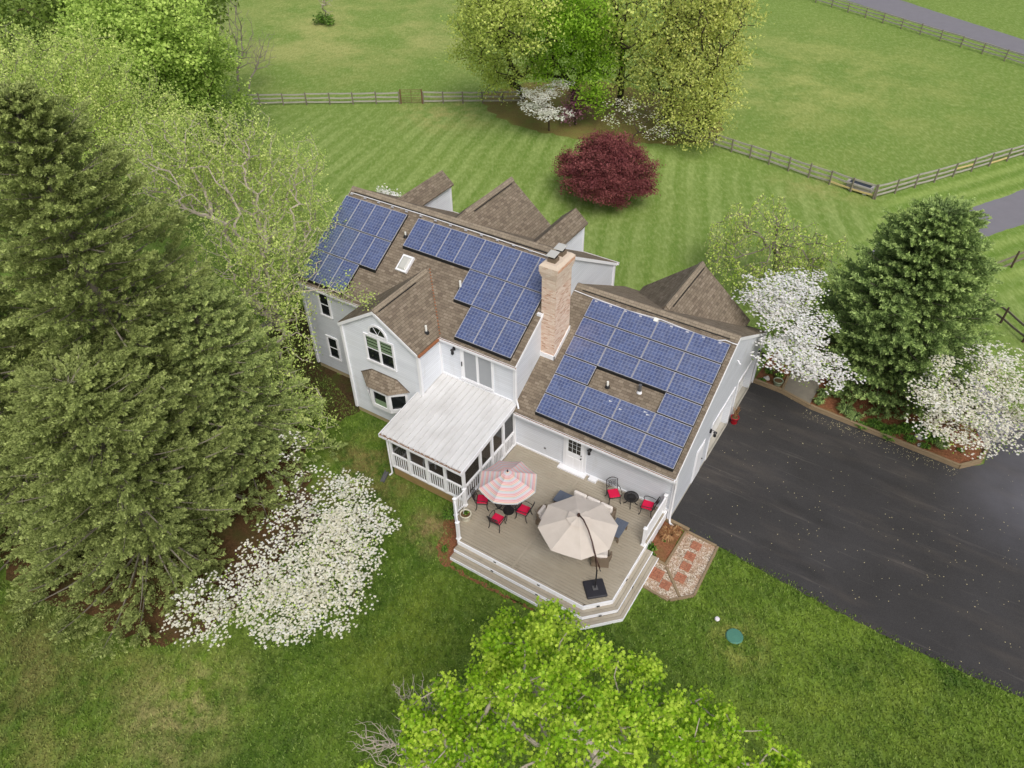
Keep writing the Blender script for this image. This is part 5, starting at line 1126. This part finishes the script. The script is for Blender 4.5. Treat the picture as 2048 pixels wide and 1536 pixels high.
gt = thing('field_gate', 'rusty tubular gate in the back fence', 'gate', (-41.1, 32.5, 0)); ga_, gb_ = np.array([-41.1, 32.5]), np.array([-39.4, 33.55])
for q in (ga_, gb_): m = MB(); m.tube([(q[0], q[1], 0), (q[0], q[1], 1.35)], .06, 8); m.build('post', 'rust_gate', gt, True)
m = MB(); mid = (ga_+gb_)/2
for z in (.15, .35, .55, .8, 1.1): m.tube([(ga_[0], ga_[1], z), (gb_[0], gb_[1], z)], .022, 5)
m.tube([(ga_[0], ga_[1], .15), (ga_[0]+.05, ga_[1]+.03, 1.28), (gb_[0]-.05, gb_[1]-.03, 1.28), (gb_[0], gb_[1], .15)], .028, 5); m.tube([(mid[0], mid[1], .15), (mid[0], mid[1], 1.28)], .022, 5); m.build('gate_frame', 'rust_gate', gt, True)
t = thing('water_trough', 'grey stone trough behind the fence corner', 'trough', (-.45, 36.25, 0), R_(-12))
m = MB(); m.box(-.9, .9, -.35, .35, .12, .55); m.box(-.98, .98, -.42, -.28, .55, .65); m.box(-.98, .98, .28, .42, .55, .65); m.box(-.98, -.82, -.28, .28, .55, .65); m.box(.82, .98, -.28, .28, .55, .65); m.build('basin', 'trough_stone', t, bevel=.02)
m = MB(); m.box(-.82, .82, -.28, .28, .555, .6); m.build('water', 'glass_dark', t)
for x in (-.55, .55): m = MB(); m.box(x-.14, x+.14, -.3, .3, 0, .12); m.build('foot', 'white_cap', t)

# ------------------------------------------------------------------ deck furniture
def catchair(label, x, y, face, z=DZ, group='black metal chairs with red cushions'):
    """face: heading of the front of the seat, degrees from +x"""
    t = thing('patio_chair', label, 'chair', (x, y, z), R_(face), group)
    for sx, sy in ((1, 1), (1, -1), (-1, 1), (-1, -1)):
        m = MB(); X, Y = sx*.22, sy*.24
        m.tube([(X, Y, .42), (X*1.02, Y*1.02, .25), (X*1.12, Y*1.06, .08), (X*1.35, Y*1.12, 0.01)], [.022, .02, .018, .022], 6); m.build('leg', 'black_metal', t, smooth=True)
    m = MB(); m.tube([(-.24, -.25, .42), (.25, -.26, .42), (.25, .26, .42), (-.24, .25, .42), (-.24, -.25, .42)], .018, 6)
    for k in range(5): m.tube([(-.22, -.2+k*.1, .42), (.24, -.2+k*.1, .42)], .01, 4)
    m.build('seat_frame', 'black_metal', t)
    for s_ in (-1, 1):
        m = MB(); m.tube([(-.27, s_*.26, .66), (-.1, s_*.3, .68), (.12, s_*.31, .67), (.24, s_*.3, .62), (.26, s_*.28, .54), (.22, s_*.26, .43)], .017, 6); m.build('armrest', 'black_metal', t, smooth=True)
    m = MB(); f = lambda yy, zz: (-.24-.16*(zz-.42)/.5-.04*(1-(yy/.25)**2), yy, zz)
    m.tube([f(-.24, .42), f(-.25, .7), f(-.255, .93), f(-.12, .99), f(0, 1.01), f(.12, .99), f(.255, .93), f(.25, .7), f(.24, .42)], .019, 6)
    m.tube([f(-.25, .86), f(0, .88), f(.25, .86)], .012, 5); m.tube([f(-.24, .56), f(0, .56), f(.24, .56)], .012, 5)
    for c in (-.15, -.05, .05, .15):
        m.tube([f(c+.045*math.cos(a), .71+.14*math.sin(a)) for a in [2*math.pi*i/10 for i in range(11)]], .009, 4)
        m.tube([f(c-.04, .6), f(c+.04, .82)], .008, 4); m.tube([f(c+.04, .6), f(c-.04, .82)], .008, 4)
    m.build('backrest', 'black_metal', t)
    m = MB(); m.box(-.22, .24, -.235, .235, .435, .5); m.build('seat_cushion', 'red_cushion', t, bevel=.025)
    return t
c0 = catchair('red cushioned chair in front of the striped umbrella table, back to the steps', -6.0, -4.62, 92)
def cc(label, x, y, f): return dup(c0, (x, y, DZ), R_(f), label)
cc('red cushioned chair right of the striped umbrella table', -5.3, -3.6, 185)
cc('red cushioned chair left of the striped umbrella table, half under the canopy', -7.15, -4.05, 28)
cc('red cushioned chair against the wall, nearer the back door', -2.42, -.72, -48)
cc('red cushioned chair against the wall beside the white railing', -.86, -.55, 188)
def rtable(name, label, x, y, r, h, nleg=4):
    t = thing(name, label, 'table', (x, y, DZ)); m = MB(); m.lathe([(r-.03, h-.03), (r, h-.015), (r, h), (r-.035, h+.005), (r-.035, h-.03)], (0, 0, 0), 28, False)
    for k in range(-9, 10):
        w_ = r-.03; q = k/9.5*w_; l = math.sqrt(max(0, w_*w_-q*q)); m.tube([(q, -l, h-.012), (q, l, h-.012)], .011, 4); m.tube([(-l, q, h-.018), (l, q, h-.018)], .009, 4)
    m.lathe([(.0, h-.03), (.12, h-.03), (.12, h-.0), (0, h)], (0, 0, 0), 14, False); m.build('tabletop', 'black_cast', t)
    for k in range(nleg):
        a = math.pi*2*k/nleg+.4; c, s_ = math.cos(a), math.sin(a); m = MB()
        m.tube([(c*.1, s_*.1, h-.04), (c*r*.55, s_*r*.55, h*.72), (c*r*.5, s_*r*.5, h*.35), (c*r*.75, s_*r*.75, h*.08), (c*r*.95, s_*r*.95, .01)], .02, 6); m.build('leg', 'black_cast', t, smooth=True)
    m = MB(); m.lathe([(.09, h*.5), (.13, h*.7), (.2, h-.06), (.22, h-.035)], (0, 0, 0), 14); m.build('hub', 'black_cast', t)
    return t
rtable('dining_table', 'round black dining table under the striped umbrella', -6.03, -3.68, .62, .72)
rtable('side_table', 'small round black lattice table between the two wall chairs', -1.66, -.52, .33, .5)

def canopy(m, c, R, zr, za, n, ph, seg=5, sag=.06, uvs=True):
    for k in range(n):
        a0, a1 = ph+2*math.pi*k/n, ph+2*math.pi*(k+1)/n
        for j in range(seg):
            t0, t1 = j/seg, (j+1)/seg
            for q in range(4):
                def P(t, u):
                    ax, ay = math.cos(a0)*(1-u)+math.cos(a1)*u, math.sin(a0)*(1-u)+math.sin(a1)*u
                    zz = za+(zr-za)*(t**1.15)-sag*t*4*u*(1-u)
                    return (c[0]+ax*R*t, c[1]+ay*R*t, zz), (R*t*1., (a0+(a1-a0)*u))
                u0, u1 = q/4, (q+1)/4
                pts = [P(t0, u0), P(t1, u0), P(t1, u1), P(t0, u1)]
                if j == 0: pts = [pts[0], pts[1], pts[2]]
                m.add([p[0] for p in pts], [tuple(range(len(pts)))], [[p[1] for p in pts]])
                m.add([(p[0][0], p[0][1], p[0][2]-.006) for p in pts][::-1], [tuple(range(len(pts)))], [[p[1] for p in pts][::-1]])
t = thing('striped_umbrella', 'round striped pastel umbrella over the dining table', 'umbrella', (-6.03, -3.68, DZ))
m = MB(); canopy(m, (0, 0), 1.3, 1.93, 2.5, 8, R_(5)); m.build('canopy', 'striped_canvas', t)
m = MB(); canopy(m, (0, 0), .3, 2.46, 2.56, 8, R_(5), 3, .01); m.build('vent_cap', 'striped_canvas', t)
m = MB(); m.tube([(0, 0, .02), (0, 0, 2.58)], .02, 8); m.build('pole', 'bronze', t)
m = MB(); m.lathe([(.035, 2.56), (.04, 2.6), (.015, 2.66), (.005, 2.69)], (0, 0, 0), 8); m.build('finial', 'black_metal', t)
m = MB(); m.lathe([(.25, 0), (.25, .05), (.06, .1), (.05, .3)], (0, 0, 0), 16); m.build('base', 'black_cast', t)
for k in range(8):
    a = R_(5+45*k); m = MB(); m.tube([(0, 0, 2.47), (math.cos(a)*.65, math.sin(a)*.65, 2.2), (math.cos(a)*1.29, math.sin(a)*1.29, 1.915)], .009, 4); m.build('rib', 'bronze', t)
t = thing('cantilever_umbrella', 'large beige cantilever umbrella over the wicker seating', 'umbrella', (-.95, -5.24, DZ)); cx_, cy_ = -2.35+.95, -4.27+5.24
m = MB(); canopy(m, (cx_, cy_), 1.6, 2.02, 2.63, 8, R_(33), 6, .02); m.build('canopy', 'ecru_canvas', t)
m = MB(); canopy(m, (cx_, cy_), .48, 2.56, 2.68, 8, R_(33), 3, .015); m.build('vent_cap', 'ecru_canvas', t)
m = MB(); m.box(-.42, .42, -.42, .42, 0, .11); b_ = m.build('base', 'base_plastic', t, bevel=.05); b_.rotation_euler = (0, 0, R_(42))
m = MB(); m.obox((0, 0, .13), (.2, .2, .03), R_(42)); m.build('base_plate', 'zinc', t)
m = MB(); m.tube([(0, 0, .1), (0, 0, 1.25), (.0, .0, 1.3)], .032, 8); m.build('pole', 'black_metal', t)
W = [(-2.3, -4.3, 3.42), (-2.03, -4.48, 3.5), (-1.71, -4.71, 3.4), (-1.4, -4.92, 3.08), (-1.2, -5.07, 2.76), (-1.02, -5.19, 2.5), (-.8, -5.34, 2.3)]
m = MB(); m.tube([(x+.95, y+5.24, z-DZ) for x, y, z in W], .03, 8); m.build('arm', 'bronze', t, smooth=True)
m = MB(); m.tube([(0, 0, 1.25), (-.12, .08, 1.75), (-.24, .16, 2.1)], .026, 8); m.build('brace', 'bronze', t, smooth=True)
m = MB(); m.lathe([(.05, 2.62), (.07, 2.7), (.06, 2.78), (.02, 2.84)], (cx_, cy_, 0), 10); m.build('finial', 'bronze', t)
m = MB(); m.tube([(.1, -.07, 1.72), (.12, -.05, 1.55), (.2, -.1, 1.5)], .02, 6); m.build('crank', 'black_metal', t)
for k in range(8):
    a = R_(33+45*k); m = MB(); m.tube([(cx_, cy_, 2.58), (cx_+math.cos(a)*.8, cy_+math.sin(a)*.8, 2.32), (cx_+math.cos(a)*1.58, cy_+math.sin(a)*1.58, 2.0)], .012, 4); m.build('rib', 'bronze', t)

def cushion(m, x0, x1, y0, y1, z0, z1): m.box(x0, x1, y0, y1, z0, z1)
t = thing('wicker_sofa', 'brown wicker corner sofa with cream cushions behind the beige umbrella', 'sofa', (-2.85, -2.05, DZ))
m = MB(); m.box(-1.0, 1.0, -.42, .42, .06, .32); m.box(-1.0, 1.0, .36, .46, .32, .72); m.box(.9, 1.0, -.42, .36, .32, .6); m.box(.2, 1., -1.25, -.42, .06, .32); m.box(.9, 1.0, -1.25, -.42, .32, .72); m.build('frame', 'wicker', t, bevel=.02)
for x0_, x1_ in ((-.98, -.36), (-.34, .28), (.3, .88)):
    m = MB(); m.box(x0_, x1_, -.4, .2, .32, .46); m.build('seat_cushion', 'cream_fabric', t, bevel=.04)
    m = MB(); m.box(x0_, x1_, .2, .36, .44, .84); m.build('back_cushion', 'cream_fabric', t, bevel=.06)
m = MB(); m.box(.25, .88, -1.2, -.42, .32, .46); m.build('seat_cushion', 'cream_fabric', t, bevel=.04)
m = MB(); m.box(.74, .9, -1.2, -.42, .46, .84); m.build('back_cushion', 'cream_fabric', t, bevel=.06)
def armchair(label, x, y, f):
    t = thing('wicker_armchair', label, 'armchair', (x, y, DZ), R_(f), 'wicker armchairs under the beige umbrella')
    m = MB(); m.box(-.36, .36, -.36, .36, .05, .3)
    for k in range(8):
        a0 = R_(75+k*26.25); a1 = R_(75+(k+1)*26.25); h0 = .68 if 1 < k < 6 else .56
        m.hexa([(.36*math.cos(a)*r, .38*math.sin(a)*r, .3) for a, r in ((a0, 1), (a0, 1.2), (a1, 1.2), (a1, 1))], [(.38*math.cos(a)*r, .4*math.sin(a)*r, h0) for a, r in ((a0, 1), (a0, 1.2), (a1, 1.2), (a1, 1))])
    m.build('frame', 'wicker', t)
    m = MB(); m.box(-.28, .34, -.29, .29, .3, .43); m.build('seat_cushion', 'cream_fabric', t, bevel=.04)
    m = MB(); m.box(-.34, -.2, -.27, .27, .4, .76); m.build('back_cushion', 'cream_fabric', t, bevel=.05)
    return t
armchair('wicker armchair left of the beige umbrella, cream cushion showing', -4.28, -3.35, 0); armchair('wicker armchair mostly hidden under the right side of the beige umbrella', -1.42, -3.9, 115)
def wtable(label, x, y, w_, d_, h, rz):
    t = thing('wicker_table', label, 'side table', (x, y, DZ), R_(rz), 'slate topped wicker tables beside the sofa')
    m = MB(); m.box(-w_/2, w_/2, -d_/2, d_/2, h, h+.035)
    for k in range(5): m.box(-w_/2+.01+k*w_/5, -w_/2-.01+(k+1)*w_/5, -d_/2+.01, d_/2-.01, h+.036, h+.042)
    m.build('tabletop', 'slate_top', t)
    m = MB(); m.box(-w_/2+.04, w_/2-.04, -d_/2+.04, d_/2-.04, h-.14, h-.002); m.build('apron', 'wicker', t)
    for sx in (-1, 1):
        for sy in (-1, 1): m = MB(); m.box(sx*(w_/2-.06)-.03, sx*(w_/2-.06)+.03, sy*(d_/2-.06)-.03, sy*(d_/2-.06)+.03, 0, h-.14); m.build('leg', 'wicker', t)
wtable('slate topped wicker table at the left end of the sofa', -4.2, -2.1, .66, .66, .4, 0); wtable('slate topped wicker table right of the beige umbrella', -1.42, -2.3, .55, .95, .4, 0)
# planters and small things
def pot(name, label, x, y, z, r, h, mat, fill='soil', flare=1.2, cat='planter'):
    t = thing(name, label, cat, (x, y, z)); m = MB(); m.lathe([(r*.78, 0), (r*.9, h*.3), (r, h*.85), (r*1.08, h*.88), (r*1.08, h), (r*.92, h), (r*.9, h*.86), (0, h*.86)], (0, 0, 0), 20, False); m.build('vessel', mat, t, smooth=True)
    m = MB(); m.lathe([(r*.89, h*.87), (r*.5, h*.93), (0, h*.92)], (0, 0, 0), 14, False); m.build('soil', fill, t); return t
t = pot('flower_pot', 'pale stone pot with a stick in the deck railing corner', -7.38, -5.02, DZ, .24, .36, 'stone_pot')
m = MB(); m.tube([(-.08, -.05, .3), (-.02, .0, .9)], .012, 5); m.build('stake', 'white_trim', t)
npmesh('plant', leaves(rng.normal(size=(60, 3))*.05+np.array([.02, .03, .36]), .08, .3), 4, 'shrub_leaf', t, rng.random(60))
t = pot('glazed_pot', 'dark red glazed pot with dried stems by the garage door post', .28, 7.5, .012, .2, .4, 'red_glaze')
S = [tubes(np.array([(0, 0, .3), (rng.normal()*.06, rng.normal()*.06, .6), (rng.normal()*.14, rng.normal()*.14, rng.uniform(.8, 1.1))]), np.arange(-1, 2), np.array([.012, .01, .006]), 4) for k in range(26)]
npmesh('dried_stems', np.concatenate(S), 4, 'dead_stem', t, rng.random(26*8))
t = pot('bed_pot', 'pale green glazed pot on the red mulch near the garage corner', 1.25, 11.4, .1, .24, .3, 'celadon')
m = MB(); m.box(-3.92, -3.52, -.3, -.03, DZ, DZ+.12); tag(m.build('deck_block', 'white_trim', None, bevel=.01), 'small white block on the deck by the back door wall', 'block')
m = MB(); m.lathe([(.32, 0), (.34, .03), (.3, .075), (0, .09)], (4.43, -3.87, 0), 26, False); tag(m.build('septic_lid', 'green_lid'), 'round green septic lid in the lawn', 'lid')
m = MB(); m.lathe([(.09, 0), (.1, .06), (.075, .1), (.03, .1), (.025, .13), (0, .13)], (3.6, -3.52, 0), 18, False); tag(m.build('pipe_cap', 'white_cap'), 'round white pipe cap in the lawn near the green lid', 'pipe cap')
# rocks in the bed
for i, (x, y, r, lb) in enumerate([(8.35, 11.1, .2, 'pale rock in the bed among green clumps near the bed tip'), (.62, 11.55, .16, 'upright pale rock in the bed by the garage corner'), (8.5, 10.55, .13, 'small pale rock near the timber edging at the bed tip')]):
    m = MB(); n = 10; pr = [(r*.7, 0), (r, r*.3), (r*.8, r*.7), (r*.35, r*.95), (0, r)]
    m.lathe(pr, (x, y, .09), n, False); m.v = [(a+rnd.uniform(-.25, .25)*r, b+rnd.uniform(-.25, .25)*r, c+rnd.uniform(-.12, .12)*r) for a, b, c in m.v]; tag(m.build('rock', 'rock'), lb, 'rock', 'rocks in the mulch bed')
# plants in beds
def clump(label, x, y, z, r, h, n, mat='shrub_leaf', name='bed_plant', group='green clumps in the mulch beds', w_=.05, cat='plant'):
    root = thing(name, label, cat, (x, y, z), 0, group)
    a = rng.random(n)*6.283; rr = r*np.sqrt(rng.random(n))*.35; ln = h*rng.uniform(.6, 1.2, n); out = rng.uniform(.3, 1., n)*r*.8
    b = np.stack([np.cos(a)*rr, np.sin(a)*rr, np.zeros(n)], 1); d = np.stack([np.cos(a), np.sin(a), np.zeros(n)], 1); s_ = np.stack([-np.sin(a), np.cos(a), np.zeros(n)], 1)*w_/2
    mid = b+d*(out*.5)[:, None]+np.array([0, 0, 1])*ln[:, None]*.8; tip = b+d*out[:, None]+np.array([0, 0, 1])*(ln*.65)[:, None]
    V = np.concatenate([np.stack([b-s_*.6, b+s_*.6, mid+s_, mid-s_], 1), np.stack([mid-s_, mid+s_, tip+s_*.2, tip-s_*.2], 1)]).reshape(-1, 3)
    tn = rng.random(n); npmesh('leaves', V, 4, mat, root, np.concatenate([tn, tn])); return root
cl_ = [(.55, 12.1, .3, .3, 'leafy clump right of the upright rock by the garage'), (.45, 11.25, .25, .12, 'low green clump at the garage end of the timber edging'), (1.15, 12.0, .3, .3, 'clump at the foot of the garage dogwood trunk'),
       (3.55, 11.7, .4, .4, 'dark clump beside the concrete walk'), (3.5, 11.0, .32, .4, 'dark clump at the walk end of the edging'), (4.1, 12.1, .4, .35, 'dark clump behind the one at the walk'),
       (4.8, 11.1, .5, .4, 'blue green clump in the middle of the mulch'), (5.3, 10.8, .45, .35, 'second blue green clump toward the bed tip'), (6.3, 10.85, .45, .3, 'bright daylily clump under the conifer'), (6.8, 10.7, .45, .3, 'bright daylily clump next to the timber edging'),
       (7.3, 10.95, .45, .3, 'daylily clump right of the conifer skirt'), (7.7, 11.3, .45, .3, 'daylily clump below the right dogwood'), (8.2, 11.6, .5, .35, 'tall daylily clump under the right dogwood blossom'), (8.0, 10.7, .35, .2, 'short clump before the pale rock'),
       (8.8, 11.2, .5, .35, 'large daylily clump at the pale rock'), (9.3, 11.6, .45, .35, 'daylily clump right of the pale rock'), (9.35, 10.95, .4, .4, 'dark upright clump near the bed tip'), (8.7, 10.55, .3, .2, 'grey green clump at the tip rock'), (10.2, 11.2, .2, .15, 'tiny clump at the far bed tip'),
       (5.8, 10.45, .35, .18, 'thin low clump along the edging'), (7.1, 10.3, .35, .18, 'thin low clump along the edging near the tip')]
for i, (x, y, r, h, lb) in enumerate(cl_): clump(lb, x, y, .09, r, h, int(180*r/.4), 'shrub_leaf' if i not in (6, 7, 3, 4, 5, 16) else 'conifer_needles', w_=.045)
clump('brown dried clump in the corner mulch bed by the deck', .35, -.75, .02, .5, .3, 240, 'dead_stem', 'dried_plant', None, .05)
clump('brown dried clump at the timber stop', .55, -.38, .02, .3, .2, 110, 'dead_stem', 'dried_plant', None, .05)
clump('small green weed between deck railing and corner mulch', .05, -1.9, .02, .25, .45, 70, group=None); clump('green weed by the side steps', .2, -2.15, .02, .2, .2, 60, group=None); clump('bright weed among the dried stems', .3, -1.15, .02, .1, .12, 30, group=None)
clump('leafy green weed at the deck corner post', -8.35, -4.95, .0, .35, .35, 150, group=None); clump('small weed in the red mulch left of the steps', -7.5, -6.5, .0, .2, .15, 50, group=None)
# petals scattered on the drive: nobody could count them
n = 1000; xy = np.stack([rng.uniform(.3, 22, n), rng.uniform(-.6, 11, n)], 1); ok = (xy[:, 1] > -.8+.0*xy[:, 0]) & (rng.random(n) < .25+.6*np.exp(-((xy[:, 0]-8)**2/60+(xy[:, 1]-4)**2/18))); xy = xy[ok]
tt = rng.random(260); ed = np.stack([3+tt*7.4, 10.35-tt*.45-np.abs(rng.normal(size=260))*.35], 1); xy = np.concatenate([xy, ed]); C = np.concatenate([xy, np.full((len(xy), 1), .022)], 1); o = npmesh('fallen_petals', leaves(C, .036, .97, QUAD, .5), 4, 'petal'); tag(o, 'pale petals scattered over the black driveway', 'petals', kind='stuff')
# grass tufts on the near lawn
def tufts(n, x0, x1, y0, y1, h, test):
    P = np.stack([rng.uniform(x0, x1, n), rng.uniform(y0, y1, n)], 1); P = P[test(P)]
    keep = np.ones(len(P), bool); k = len(P); a = rng.random(k)*6.283; ln = h*rng.uniform(.4, 1.3, k); d = np.stack([np.cos(a), np.sin(a)], 1); lean = rng.uniform(.2, 1., k)*ln; wv = .028
    b = np.concatenate([P, np.zeros((k, 1))], 1); s_ = np.stack([-np.sin(a)*wv, np.cos(a)*wv, np.zeros(k)], 1); t_ = b+np.concatenate([d*lean[:, None], ln[:, None]], 1)
    return np.stack([b-s_, b+s_, t_], 1).reshape(-1, 3), rng.random(k)
def inpoly(P, poly):
    x, y = P[:, 0], P[:, 1]; r = np.zeros(len(P), bool); n = len(poly); j = n-1
    for i in range(n):
        xi, yi = poly[i]; xj, yj = poly[j]; c = ((yi > y) != (yj > y)) & (x < (xj-xi)*(y-yi)/(yj-yi+1e-12)+xi); r ^= c; j = i
    return r
ex = [[(-.1, .1), (2.45, -.05), (9.9, -.7), (22, -.5), (22, 20), (-.1, 12)], [(-7.95, 0), (-7.95, -5.2), (-7.1, -6.85), (-.8, -6.85), (.6, -5.5), (.6, -3.7), (1.66, -3.76), (2.5, -3.), (2.4, 0)], [(-21, 0), (-16.6, -1.8), (-12.1, -1.8), (-12.1, -4.3), (-7.9, -4.3), (-7.9, 12), (-21, 10)],
      [(-23, -17.6), (-16.2, -16.7), (-12.4, -14.6), (-11.3, -9.5), (-12.6, -6.8), (-16, -4.6), (-28, 0)]]
def okp(P):
    r = np.ones(len(P), bool)
    Q = P+rng.normal(size=P.shape)*.09
    for e_ in ex: r &= ~inpoly(Q if e_ is ex[0] else P, e_)
    return r
V, T = tufts(230000, -24, 16, -22, 1, .085, okp); o = npmesh('grass', V, 3, 'grass_blade', None, T); tag(o, 'mown green grass of the near lawn round the deck', 'grass', kind='stuff')
